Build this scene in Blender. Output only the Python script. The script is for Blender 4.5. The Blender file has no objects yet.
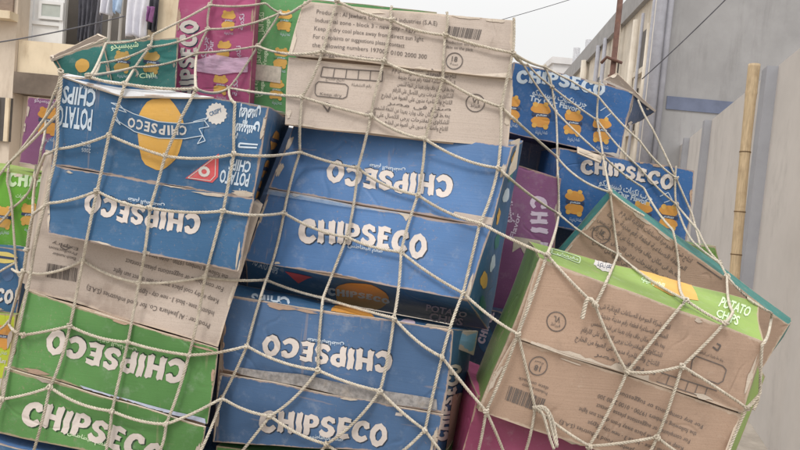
import bpy, bmesh, math, random
from mathutils import Vector, Matrix, noise
from mathutils.geometry import tessellate_polygon
from mathutils.bvhtree import BVHTree
R = math.radians
random.seed(7)
SC = bpy.context.scene
COL = SC.collection

# ------------------------------------------------------------------ camera
FP = 700.0                                    # focal length in photo pixels (800 wide)
CAM = Vector((0, 0, 1.65))
PITCH, ROLL = R(-3.0), R(5.2)
FW = Vector((0, math.cos(PITCH), math.sin(PITCH)))
R0 = Vector((1, 0, 0)); U0 = R0.cross(FW)
RT = R0 * math.cos(ROLL) + U0 * math.sin(ROLL)
UP = U0 * math.cos(ROLL) - R0 * math.sin(ROLL)
cam = bpy.data.objects.new('camera', bpy.data.cameras.new('camera')); COL.objects.link(cam)
cam.matrix_world = Matrix(((RT.x, UP.x, -FW.x, CAM.x), (RT.y, UP.y, -FW.y, CAM.y), (RT.z, UP.z, -FW.z, CAM.z), (0, 0, 0, 1)))
cam.data.sensor_width = 36; cam.data.lens = FP / 800 * 36
cam.data.clip_end = 2000; cam.data.clip_start = 0.02
SC.camera = cam

def ray(x, y): return FW + RT * ((x - 400) / FP) + UP * ((225 - y) / FP)
def P(x, y, d): return CAM + ray(x, y) * d
def on_plane(x, y, p0, n):
    r = ray(x, y); return CAM + r * ((p0 - CAM).dot(n) / r.dot(n))
def on_y(x, y, D): return on_plane(x, y, Vector((0, D, 0)), Vector((0, 1, 0)))

# ------------------------------------------------------------------ materials
def lin(c):
    f = lambda v: v / 12.92 if v <= .04045 else ((v + .055) / 1.055) ** 2.4
    return tuple(f(v / 255) for v in c) + (1,)
MATS = {}
class NT:
    def __init__(s, name):
        s.m = bpy.data.materials.new(name); s.m.use_nodes = True; s.t = s.m.node_tree
        s.b = s.t.nodes['Principled BSDF']
    def n(s, typ, **kw):
        o = s.t.nodes.new(typ)
        for k, v in kw.items():
            if k in o.inputs: o.inputs[k].default_value = v
            else: setattr(o, k, v)
        return o
    def l(s, a, b): s.t.links.new(a, b)
    def mix(s, fac, a, b, mode='MIX'):
        m = s.n('ShaderNodeMix', data_type='RGBA', blend_type=mode)
        for i, v in ((0, fac), (6, a), (7, b)):
            if hasattr(v, 'type') and hasattr(v, 'links'): s.l(v, m.inputs[i])
            else: m.inputs[i].default_value = v
        return m.outputs[2]
    def math(s, op, a, b=0.0, c=None, clamp=False):
        m = s.n('ShaderNodeMath', operation=op, use_clamp=clamp)
        for i, v in enumerate((a, b) + ((c,) if c is not None else ())):
            if hasattr(v, 'links'): s.l(v, m.inputs[i])
            else: m.inputs[i].default_value = v
        return m.outputs[0]
    def coords(s, rnd=True):
        tc = s.n('ShaderNodeTexCoord'); oi = s.n('ShaderNodeObjectInfo')
        v = s.n('ShaderNodeVectorMath', operation='ADD'); s.l(tc.outputs['Object'], v.inputs[0])
        sc = s.n('ShaderNodeVectorMath', operation='SCALE'); sc.inputs['Scale'].default_value = 7.3
        s.l(oi.outputs['Location'], sc.inputs[0]); s.l(sc.outputs[0], v.inputs[1]); return v.outputs[0]
    def noise(s, vec, scale, detail=4, rough=.6, stretch=None):
        if stretch:
            mp = s.n('ShaderNodeMapping'); mp.inputs['Scale'].default_value = stretch; s.l(vec, mp.inputs[0]); vec = mp.outputs[0]
        t = s.n('ShaderNodeTexNoise', Scale=scale, Detail=detail, Roughness=rough); s.l(vec, t.inputs['Vector']); return t.outputs['Fac']
    def ramp(s, x, a, b):
        m = s.n('ShaderNodeMapRange', interpolation_type='SMOOTHSTEP'); s.l(x, m.inputs[0])
        m.inputs[1].default_value = a; m.inputs[2].default_value = b; return m.outputs[0]
    def crease(s, v):
        a = s.noise(v, 4.5, 2, .5); b = s.noise(v, 7, 2, .5)
        m = s.ramp(s.math('ABSOLUTE', s.math('SUBTRACT', a, .5)), 0, .02); g = s.ramp(b, .45, .62)
        return s.math('SUBTRACT', 1.0, s.math('MULTIPLY', s.math('SUBTRACT', 1.0, m), g))
    def bump(s, h, strength, dist):
        b = s.n('ShaderNodeBump', Strength=strength, Distance=dist); s.l(h, b.inputs['Height']); s.l(b.outputs[0], s.b.inputs['Normal'])

KRAFT = (168, 146, 128)
def printed(name, rgb, wear=1.0, rough=.5, under=KRAFT):
    """ink printed over cardboard, scuffed towards the fibre colour at its edges and in patches"""
    if name in MATS: return MATS[name]
    k = NT(name); v = k.coords(); c = lin(rgb)
    n1 = k.noise(v, 3.2, 3); n2 = k.noise(v, 26, 5, .7); n3 = k.noise(v, 140, 3, .7)
    dark = tuple(x * .80 for x in c[:3]) + (1,); lite = tuple(min(1, x * 1.16 + .012) for x in c[:3]) + (1,)
    col = k.mix(k.ramp(n1, .3, .7), dark, lite)
    col = k.mix(k.math('MULTIPLY', k.ramp(n2, .52, .8), .22), col, lin((190, 190, 190)))
    col = k.mix(k.math('MULTIPLY', k.ramp(n3, .55, .8), .16), col, lin((60, 60, 62)))
    at = k.n('ShaderNodeAttribute', attribute_name='edge'); e = at.outputs['Fac']
    thr = k.math('MULTIPLY', k.math('SUBTRACT', k.math('ADD', k.math('MULTIPLY', n2, .7), k.math('MULTIPLY', n1, .5)), .47), .020 * wear)
    w = k.ramp(k.math('SUBTRACT', e, thr), .0012, -.0012)
    scr = k.noise(v, 9, 6, .75, (1, 1, 6))
    w2 = k.math('MULTIPLY', k.ramp(scr, .67, .80), .35 * wear)
    ln = k.noise(v, 34, 3, .6, (1, .6, .05)); ln2 = k.noise(v, 34, 3, .6, (.05, .6, 1))
    lines = k.math('MULTIPLY', k.math('MAXIMUM', k.ramp(ln, .66, .70), k.ramp(ln2, .67, .71)), .30 * wear)
    pt = k.math('MULTIPLY', k.math('MULTIPLY', k.ramp(n3, .60, .68), k.ramp(n1, .46, .62)), .40 * wear)
    w = k.math('MAXIMUM', k.math('MAXIMUM', w, lines), k.math('MAXIMUM', w2, pt), clamp=True)
    big = k.noise(v, 1.7, 5, .7); col = k.mix(k.math('MULTIPLY', k.ramp(big, .50, .72), .20 * min(1, wear)), col, lin((92, 88, 84)))
    col = k.mix(k.math('MULTIPLY', w, .8), col, lin(under)); k.l(col, k.b.inputs['Base Color'])
    r = k.math('ADD', k.math('MULTIPLY', n2, .25), rough - .1); k.l(r, k.b.inputs['Roughness'])
    k.b.inputs['Specular IOR Level'].default_value = .35
    fl = k.noise(v, 55, 3, .5, (.15, .15, 5))
    cr = k.crease(v); h = k.math('ADD', k.math('ADD', k.math('MULTIPLY', n2, .6), k.math('MULTIPLY', fl, .3)), k.math('MULTIPLY', cr, 1.1)); k.bump(h, .45, .0024)
    MATS[name] = k.m; return k.m
def kraft(name, rgb=KRAFT, var=.14):
    if name in MATS: return MATS[name]
    k = NT(name); v = k.coords(); c = lin(rgb)
    n1 = k.noise(v, 2.6, 4); n2 = k.noise(v, 34, 5, .7); n3 = k.noise(v, 400, 2, .6); st = k.noise(v, 7, 5, .65)
    a = tuple(x * (1 - var) for x in c[:3]) + (1,); b = tuple(min(1, x * (1 + var)) for x in c[:3]) + (1,)
    col = k.mix(k.ramp(n1, .3, .7), a, b)
    col = k.mix(k.math('MULTIPLY', k.ramp(n3, .5, .7), .16), col, lin((95, 78, 62)))
    col = k.mix(k.math('MULTIPLY', k.ramp(st, .52, .72), .42), col, lin((126, 110, 98)))
    col = k.mix(k.math('MULTIPLY', k.ramp(n2, .60, .78), .30), col, lin((205, 192, 178)))
    at = k.n('ShaderNodeAttribute', attribute_name='edge')
    w = k.ramp(k.math('SUBTRACT', at.outputs['Fac'], k.math('MULTIPLY', k.math('SUBTRACT', n2, .3), .02)), .002, -.002)
    col = k.mix(k.math('MULTIPLY', w, .55), col, lin((205, 190, 172)))
    k.l(col, k.b.inputs['Base Color']); k.b.inputs['Roughness'].default_value = .82; k.b.inputs['Specular IOR Level'].default_value = .2
    fl = k.noise(v, 50, 3, .5, (.12, .12, 6))
    k.bump(k.math('ADD', k.math('ADD', k.math('MULTIPLY', n2, .6), k.math('MULTIPLY', fl, .4)), k.math('MULTIPLY', k.crease(v), 1.2)), .5, .0026)
    MATS[name] = k.m; return k.m
def plain(name, rgb, rough=.7, nscale=20, amt=.25, spec=.3, bump=0.0, stretch=None, stain=None, alpha=None):
    if name in MATS: return MATS[name]
    k = NT(name); v = k.coords(); c = lin(rgb)
    n = k.noise(v, nscale, 5, .65, stretch)
    a = tuple(x * (1 - amt) for x in c[:3]) + (1,); b = tuple(min(1, x * (1 + amt)) for x in c[:3]) + (1,)
    col = k.mix(k.ramp(n, .28, .72), a, b)
    if stain:
        s1 = k.noise(v, stain[1], 6, .7, stain[2] if len(stain) > 2 else None)
        col = k.mix(k.math('MULTIPLY', k.ramp(s1, .48, .75), stain[3] if len(stain) > 3 else .5), col, lin(stain[0]))
    k.l(col, k.b.inputs['Base Color']); k.b.inputs['Roughness'].default_value = rough; k.b.inputs['Specular IOR Level'].default_value = spec
    if bump: k.bump(n, .5, bump)
    if alpha is not None: k.b.inputs['Alpha'].default_value = alpha
    MATS[name] = k.m; return k.m

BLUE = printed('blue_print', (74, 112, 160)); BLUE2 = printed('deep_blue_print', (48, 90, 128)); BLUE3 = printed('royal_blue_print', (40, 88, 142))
SLATE = printed('slate_blue_print', (70, 100, 138), 1.1)
GREEN = printed('green_print', (84, 132, 72)); LIME = printed('lime_print', (128, 154, 74)); GREEN2 = printed('leaf_green_print', (84, 140, 84))
TEAL = printed('teal_print', (34, 106, 100)); PINK = printed('pink_print', (170, 76, 118)); PURP = printed('purple_print', (132, 80, 122)); NAVY = printed('navy_print_and_shade', (54, 72, 100))  # navy also stands in for shade in the gaps between cartons
KR = kraft('kraft_board', (182, 169, 159)); KR2 = kraft('brown_board', (172, 147, 129)); KR3 = kraft('torn_board', (196, 184, 170))
WHT = printed('letter_white', (200, 196, 192), .0, .55); CREAM = printed('letter_cream', (204, 194, 188), .0, .55); PALE = printed('letter_pale', (188, 200, 212), 0, .55)
INK = printed('black_ink', (98, 90, 86), 0, .7); SHAD = printed('letter_edge', (34, 50, 70), 0, .6); SHADG = printed('letter_edge_green', (26, 62, 34), 0, .6)
CHIP = printed('chip_yellow', (206, 160, 78), 0, .5); ORNG = printed('chip_orange', (200, 142, 64), 0, .5); RED = printed('badge_red', (198, 82, 86), 0, .5)
PALEG = printed('letter_pale_green', (192, 214, 176), 0, .55); LILAC = printed('letter_lilac', (206, 188, 206), 0, .55)
BAND = printed('band_dark', (44, 58, 88), 0, .5)
TAPE = plain('packing_tape', (170, 190, 212), .18, 30, .15, .6, .001, alpha=.42)
TAPEP = plain('pink_packing_tape', (226, 190, 216), .15, 26, .25, .6, .002, (1, 1, 5), alpha=.72)
TAPEG = plain('worn_packing_tape', (150, 146, 144), .4, 90, .35, .4, .001, stain=((186, 172, 156), 40), alpha=.85)
TAPEK = plain('torn_tape', (206, 194, 180), .5, 60, .2, .3, .001, alpha=.8)

# ------------------------------------------------------------------ mesh builder
class MB:
    def __init__(s): s.v = []; s.f = []; s.mi = []; s.e = []; s.mats = []
    def mat(s, m):
        if m not in s.mats: s.mats.append(m)
        return s.mats.index(m)
    def vert(s, p, e=1.0): s.v.append(Vector(p)); s.e.append(e); return len(s.v) - 1
    def face(s, idx, m): s.f.append(idx); s.mi.append(s.mat(m))
    def quad(s, a, b, c, d, m): s.face([s.vert(q) for q in (a, b, c, d)], m)
    def hexa(s, f, b, m):
        """box from front quad f and back quad b (same winding)"""
        i = [s.vert(q) for q in f]; j = [s.vert(q) for q in b]
        s.face(i, m); s.face(j[::-1], m)
        for k in range(4): l = (k + 1) % 4; s.face([i[l], i[k], j[k], j[l]], m)
    def box(s, lo, hi, m):
        (x0, y0, z0), (x1, y1, z1) = lo, hi
        s.hexa([(x0, y0, z0), (x1, y0, z0), (x1, y0, z1), (x0, y0, z1)], [(x0, y1, z0), (x1, y1, z0), (x1, y1, z1), (x0, y1, z1)], m)
    def tube(s, pts, rad, m, k=8, caps=True):
        pts = [Vector(p) for p in pts]; rings = []
        t = (pts[1] - pts[0]).normalized(); nrm = t.orthogonal().normalized()
        for i, p in enumerate(pts):
            t = (pts[min(i + 1, len(pts) - 1)] - pts[max(i - 1, 0)]).normalized()
            nrm = (nrm - t * nrm.dot(t)).normalized(); b = t.cross(nrm)
            r = rad[i] if isinstance(rad, (list, tuple)) else rad
            rings.append([s.vert(p + (nrm * math.cos(a) + b * math.sin(a)) * r) for a in (2 * math.pi * q / k for q in range(k))])
        for a, b in zip(rings, rings[1:]):
            for q in range(k): s.face([a[q], a[(q + 1) % k], b[(q + 1) % k], b[q]], m)
        if caps: s.face(rings[0][::-1], m); s.face(rings[-1], m)
    def build(s, name, parent=None, origin=None, smooth=False):
        o_ = Vector(origin) if origin is not None else (parent['_o'] if False else Vector((0, 0, 0)))
        me = bpy.data.meshes.new(name); me.from_pydata([tuple(p - o_) for p in s.v], [], s.f)
        for m in s.mats: me.materials.append(m)
        me.polygons.foreach_set('material_index', s.mi)
        at = me.attributes.new('edge', 'FLOAT', 'POINT'); at.data.foreach_set('value', s.e)
        if smooth: me.polygons.foreach_set('use_smooth', [True] * len(me.polygons))
        me.update()
        o = bpy.data.objects.new(name, me); COL.objects.link(o)
        if parent: o.parent = parent
        elif origin is not None: o.location = o_
        return o
def tag(o, label=None, cat=None, group=None, kind=None):
    for k, v in (('label', label), ('category', cat), ('group', group), ('kind', kind)):
        if v: o[k] = v
    return o
def empty(name, loc, label, cat, group=None):
    o = bpy.data.objects.new(name, None); COL.objects.link(o); o.location = loc; o.empty_display_size = .1
    return tag(o, label, cat, group)

# ------------------------------------------------------------------ text shapes
FORMS = {'ا': (0xFE8D, 2), 'ب': (0xFE8F, 4), 'ة': (0xFE93, 2), 'ت': (0xFE95, 4), 'ج': (0xFE9D, 4), 'ح': (0xFEA1, 4), 'خ': (0xFEA5, 4), 'د': (0xFEA9, 2),
         'ر': (0xFEAD, 2), 'ز': (0xFEAF, 2), 'س': (0xFEB1, 4), 'ش': (0xFEB5, 4), 'ص': (0xFEB9, 4), 'ط': (0xFEC1, 4), 'ع': (0xFEC9, 4), 'غ': (0xFECD, 4), 'ف': (0xFED1, 4),
         'ق': (0xFED5, 4), 'ك': (0xFED9, 4), 'ل': (0xFEDD, 4), 'م': (0xFEE1, 4), 'ن': (0xFEE5, 4), 'ه': (0xFEE9, 4), 'و': (0xFEED, 2), 'ي': (0xFEF1, 4), 'ئ': (0xFE89, 4), 'ى': (0xFEEF, 2)}
def arabic(t):
    out = []
    for i, ch in enumerate(t):
        if ch not in FORMS: out.append(ch); continue
        base, nf = FORMS[ch]
        pj = i > 0 and t[i - 1] in FORMS and FORMS[t[i - 1]][1] == 4
        nj = nf == 4 and i + 1 < len(t) and t[i + 1] in FORMS
        out.append(chr(base + ((3 if nj else 1) if pj else (2 if nj else 0))))
    return ''.join(reversed(out))
_tc = {}
def text_shape(body, bold=0.0):
    """triangles of a line of type; x in 0..1, y in cap heights"""
    key = (body, bold)
    if key in _tc: return _tc[key]
    c = bpy.data.curves.new('type', 'FONT'); c.body = body; c.resolution_u = 2; c.offset = bold; c.fill_mode = 'FRONT'
    o = bpy.data.objects.new('type', c); COL.objects.link(o)
    me = o.evaluated_get(bpy.context.evaluated_depsgraph_get()).to_mesh()
    me.calc_loop_triangles()
    vs = [v.co.copy() for v in me.vertices]; tr = [tuple(t.vertices) for t in me.loop_triangles]
    bpy.data.objects.remove(o); bpy.data.curves.remove(c)
    x0 = min(v.x for v in vs); x1 = max(v.x for v in vs)
    _tc[key] = ([((v.x - x0) / (x1 - x0), v.y / .72) for v in vs], tr); return _tc[key]
LET = {
 'C': (.80, [[(.78,.70),(.72,.93),(.52,1.0),(.38,.98),(.2,.9),(.08,.76),(.02,.58),(0,.38),(.06,.2),(.14,.1),(.32,0),(.5,-.02),(.64,.05),(.8,.2),(.74,.28),(.66,.36),(.5,.25),(.36,.28),(.29,.42),(.30,.6),(.38,.73),(.47,.75),(.55,.64),(.64,.62)]]),
 'H': (.82, [[(0,.02),(.05,.3),(.02,.6),(.03,.97),(.14,.95),(.22,1.02),(.3,.9),(.29,.62),(.5,.6),(.48,.75),(.5,.95),(.62,.96),(.7,1.03),(.8,.94),(.77,.5),(.82,.05),(.72,.02),(.66,-.05),(.52,.02),(.53,.38),(.28,.4),(.3,.06),(.2,-.04),(.12,.03)]]),
 'I': (.33, [[(.03,.02),(.06,.3),(.0,.5),(.04,.98),(.12,.94),(.22,1.03),(.32,.95),(.28,.5),(.33,.3),(.31,.05),(.2,-.05),(.12,.02)]]),
 'P': (.72, [[(.04,-.03),(.05,.3),(.0,.5),(.02,.96),(.18,.94),(.3,1.03),(.46,.98),(.6,.94),(.7,.78),(.7,.6),(.62,.45),(.48,.38),(.31,.36),(.33,.2),(.3,.03),(.2,-.05),(.12,.02)], [(.27,.78),(.28,.56),(.4,.56),(.46,.66),(.4,.78)]]),
 'S': (.72, [[(.66,.70),(.62,.92),(.48,.97),(.35,1.03),(.2,.96),(.1,.92),(.02,.7),(.07,.56),(.18,.48),(.36,.41),(.42,.30),(.34,.22),(.22,.26),(.1,.36),(.0,.22),(.06,.08),(.16,.0),(.4,-.04),(.56,.03),(.65,.1),(.72,.32),(.62,.48),(.5,.56),(.33,.62),(.29,.72),(.36,.79),(.46,.74),(.54,.66)]]),
 'E': (.66, [[(.01,0),(.06,.25),(.02,.5),(.04,.75),(.0,.98),(.16,.96),(.3,1.03),(.6,.96),(.58,.86),(.63,.75),(.3,.79),(.3,.62),(.52,.61),(.48,.52),(.51,.41),(.3,.41),(.3,.21),(.56,.25),(.6,.15),(.67,.05),(.52,.01),(.4,-.05),(.2,.01)]]),
 'O': (.86, [[(.42,1.03),(.3,.96),(.16,.9),(.06,.72),(.0,.56),(.05,.28),(.14,.16),(.26,.0),(.48,-.05),(.6,.05),(.72,.1),(.8,.28),(.87,.44),(.82,.6),(.78,.74),(.66,.9),(.54,.95)], [(.4,.76),(.28,.58),(.28,.42),(.36,.26),(.48,.23),(.57,.36),(.6,.52),(.52,.70)]])}
def word_shape(arch=.12, grow=.12, wob=0):
    """the hand cut CHIPSECO lettering as triangles; x in 0..1, y in letter heights"""
    key = ('W', arch, grow, wob)
    if key in _tc: return _tc[key]
    rr = random.Random(5 + wob); x = 0; vs = []; tr = []; items = []
    for i, ch in enumerate('CHIPSECO'):
        w, loops = LET[ch]; items.append((x, w, loops, rr.uniform(-.04, .04), i)); x += w + .04
    tot = x - .04
    for x, w, loops, dy, i in items:
        t = (x + w / 2) / tot * 2 - 1; h = 1 + grow * (abs(t) ** 1.5) - .04
        y0 = arch * (1 - t * t) - (h - 1) * .5 + dy; an = -arch * t * .9
        fl = [[(px - w / 2, py - .5) for px, py in lp] for lp in loops]
        fl = [[((x + w / 2 + a * math.cos(an) - b * h * math.sin(an)) / tot, y0 + .5 + b * h * math.cos(an) + a * math.sin(an)) for a, b in lp] for lp in fl]
        base = len(vs); vs += [q for lp in fl for q in lp]
        tr += [tuple(base + k for k in t3) for t3 in tessellate_polygon([[Vector((a, b, 0)) for a, b in lp] for lp in fl])]
    _tc[key] = (vs, tr); return _tc[key]
def poly_shape(loops):
    vs = [q for lp in loops for q in lp]
    return vs, [tuple(t) for t in tessellate_polygon([[Vector((a, b, 0)) for a, b in lp] for lp in loops])]
def blob(n=28, wob=.06, seed=1, sx=1, sy=1):
    rr = random.Random(seed); ph = [rr.uniform(0, 6.28) for _ in range(4)]
    return [((1 + wob * (math.sin(3 * a + ph[0]) + .6 * math.sin(5 * a + ph[1]))) * math.cos(a) * sx, (1 + wob * (math.sin(2 * a + ph[2]) + .6 * math.sin(7 * a + ph[3]))) * math.sin(a) * sy) for a in (6.2832 * k / n for k in range(n))]

# ------------------------------------------------------------------ faces of cartons
class Face:
    def __init__(s, tl, tr, br, bl, seed=0, amp=.0065, warp=.005):
        s.c = [Vector(q) for q in (tl, tr, br, bl)]
        s.n = (s.c[2] - s.c[0]).cross(s.c[1] - s.c[3]).normalized()      # towards the viewer
        s.w = ((s.c[1] - s.c[0]).length + (s.c[2] - s.c[3]).length) / 2; s.h = ((s.c[3] - s.c[0]).length + (s.c[2] - s.c[1]).length) / 2
        s.seed = seed; s.amp = amp; s.wp = warp
    def flat(s, u, v):
        a, b, c, d = s.c; return (a * (1 - u) + b * u) * (1 - v) + (d * (1 - u) + c * u) * v
    def edge(s, u, v): return max(0, min(u * s.w, (1 - u) * s.w, v * s.h, (1 - v) * s.h))
    def map(s, u, v, off=0.0):
        p = s.flat(u, v); e = min(1, s.edge(u, v) / .06)
        q = noise.noise(Vector((u * s.w * 5 + s.seed * 3.1, v * s.h * 5, s.seed * 1.7)))
        q += .5 * noise.noise(Vector((u * s.w * 13 + s.seed, v * s.h * 13 + 4, s.seed)))
        p = p + s.n * (off + s.amp * q * e)
        return p + noise.noise_vector(p * 7 + Vector((s.seed, 0, 0))) * s.wp
    def uv(s, x, y):
        p = on_plane(x, y, s.c[0], s.n); u = v = .5
        e0 = s.c[1] - s.c[0]; e1 = s.c[3] - s.c[0]
        for _ in range(8):
            a, b, c, d = s.c; q = s.flat(u, v) - p
            du = (b - a) * (1 - v) + (c - d) * v; dv = (d - a) * (1 - u) + (c - b) * u
            A, B, C = du.dot(du), du.dot(dv), dv.dot(dv); g, h = q.dot(du), q.dot(dv); det = A * C - B * B
            u -= (C * g - B * h) / det; v -= (A * h - B * g) / det
        return u, v
    def grid(s, mb, m, off=0.0, step=.018, flip=False):
        def lines(L):
            n = max(2, int(L / step)); return sorted(set([0, .0035 / L, .009 / L, 1 - .009 / L, 1 - .0035 / L, 1] + [.018 / L + (1 - .036 / L) * k / n for k in range(n + 1)]))
        us, vs = lines(s.w), lines(s.h)
        idx = [[mb.vert(s.map(u, v, off), s.edge(u, v)) for u in us] for v in vs]
        for j in range(len(vs) - 1):
            for i in range(len(us) - 1):
                q = [idx[j][i], idx[j + 1][i], idx[j + 1][i + 1], idx[j][i + 1]]
                mb.face(q[::-1] if flip else q, m)
        rim = idx[0] + [r[-1] for r in idx[1:]] + idx[-1][-2::-1] + [r[0] for r in idx[-2:0:-1]]
        return rim
    def decal(s, mb, shape, xf, m, off=.0009, clip=True, maxe=.022):
        vs, tr = shape; uv = [xf(*q) for q in vs]
        st = [(uv[a], uv[b], uv[c]) for a, b, c in tr]; out = []
        L = lambda a, b: math.hypot((a[0] - b[0]) * s.w, (a[1] - b[1]) * s.h)
        while st:
            a, b, c = st.pop(); la, lb, lc = L(a, b), L(b, c), L(c, a); mx = max(la, lb, lc)
            if mx <= maxe: out.append((a, b, c)); continue
            if mx == lb: a, b, c = b, c, a
            elif mx == lc: a, b, c = c, a, b
            q = ((a[0] + b[0]) / 2, (a[1] + b[1]) / 2); st += [(a, q, c), (q, b, c)]
        seen = {}
        for t in out:
            cu = sum(q[0] for q in t) / 3; cv = sum(q[1] for q in t) / 3
            if clip and not (0.003 < cu < .997 and .003 < cv < .997): continue
            ids = []
            for q in t:
                k = (round(q[0], 6), round(q[1], 6))
                if k not in seen: u, v = min(1, max(0, q[0])), min(1, max(0, q[1])); seen[k] = mb.vert(s.map(u, v, off), .03)
                ids.append(seen[k])
            if len(set(ids)) < 3: continue
            nn = (mb.v[ids[1]] - mb.v[ids[0]]).cross(mb.v[ids[2]] - mb.v[ids[0]])
            mb.face(ids if nn.dot(s.n) > 0 else ids[::-1], m)
    # placing by where the mark is seen on the surface
    def pxf(s, p0, p1, h, skew=0.0, shift=(0, 0)):
        dx, dy = p1[0] - p0[0], p1[1] - p0[1]; L = math.hypot(dx, dy); ux, uy = dy / L * h, -dx / L * h
        return lambda a, b: s.uv(p0[0] + shift[0] + dx * a + ux * b + dx / L * b * skew, p0[1] + shift[1] + dy * a + uy * b + dy / L * b * skew)
    def word(s, mb, p0, p1, h, m=None, sh=None, arch=.12, grow=.12, wob=0, sft=(.9, 1.0)):
        w = word_shape(arch, grow, wob)
        if sh: s.decal(mb, w, s.pxf(p0, p1, h, 0, sft), sh, .0007)
        s.decal(mb, w, s.pxf(p0, p1, h), m or CREAM, .0013)
    def type(s, mb, body, p0, p1, h, m=None, bold=0.0, off=.0012): s.decal(mb, text_shape(body, bold), s.pxf(p0, p1, h), m or INK, off, maxe=.05)
    def shape(s, mb, loops, m, off=.001):
        vs, tr = poly_shape(loops); s.decal(mb, (vs, tr), lambda a, b: s.uv(a, b), m, off)
    def line(s, mb, pts, wd, m=None, off=.0012, closed=False):
        pts = list(pts) + ([pts[0]] if closed else [])
        for (x0, y0), (x1, y1) in zip(pts, pts[1:]):
            L = math.hypot(x1 - x0, y1 - y0)
            if L < 1e-6: continue
            nx, ny = -(y1 - y0) / L * wd / 2, (x1 - x0) / L * wd / 2
            s.shape(mb, [[(x0 + nx, y0 + ny), (x1 + nx, y1 + ny), (x1 - nx, y1 - ny), (x0 - nx, y0 - ny)]], m or INK, off)
    def chip(s, mb, cx, cy, rx, ry, ang=0, m=None, band=None, seed=1, off=.001):
        ca, sa = math.cos(ang), math.sin(ang)
        T = lambda q: (cx + q[0] * rx * ca - q[1] * ry * sa, cy + q[0] * rx * sa + q[1] * ry * ca)
        s.shape(mb, [[T(q) for q in blob(26, .045, seed)]], m or ORNG, off)
        if band: s.shape(mb, [[T(q) for q in ((-1.05, -.24), (1.05, -.2), (1.05, .22), (-1.05, .2))]], band, off + .0004)
    def stamp(s, mb, cx, cy, r, num, ang=0, small='سنة'):
        pts = [(cx + r * math.cos(a), cy + r * math.sin(a)) for a in (6.2832 * k / 26 for k in range(26))]
        s.line(mb, pts, 1.0, INK, closed=True)
        d = (math.cos(ang), math.sin(ang)); u = (d[1], -d[0])
        f = lambda a, b: (cx + d[0] * a * r + u[0] * b * r, cy + d[1] * a * r + u[1] * b * r)
        s.type(mb, num, f(-.36, -.05), f(.36, -.05), r * .62, INK, .02)
        s.type(mb, arabic(small), f(-.5, -.5), f(.5, -.5), r * .36, INK)

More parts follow.
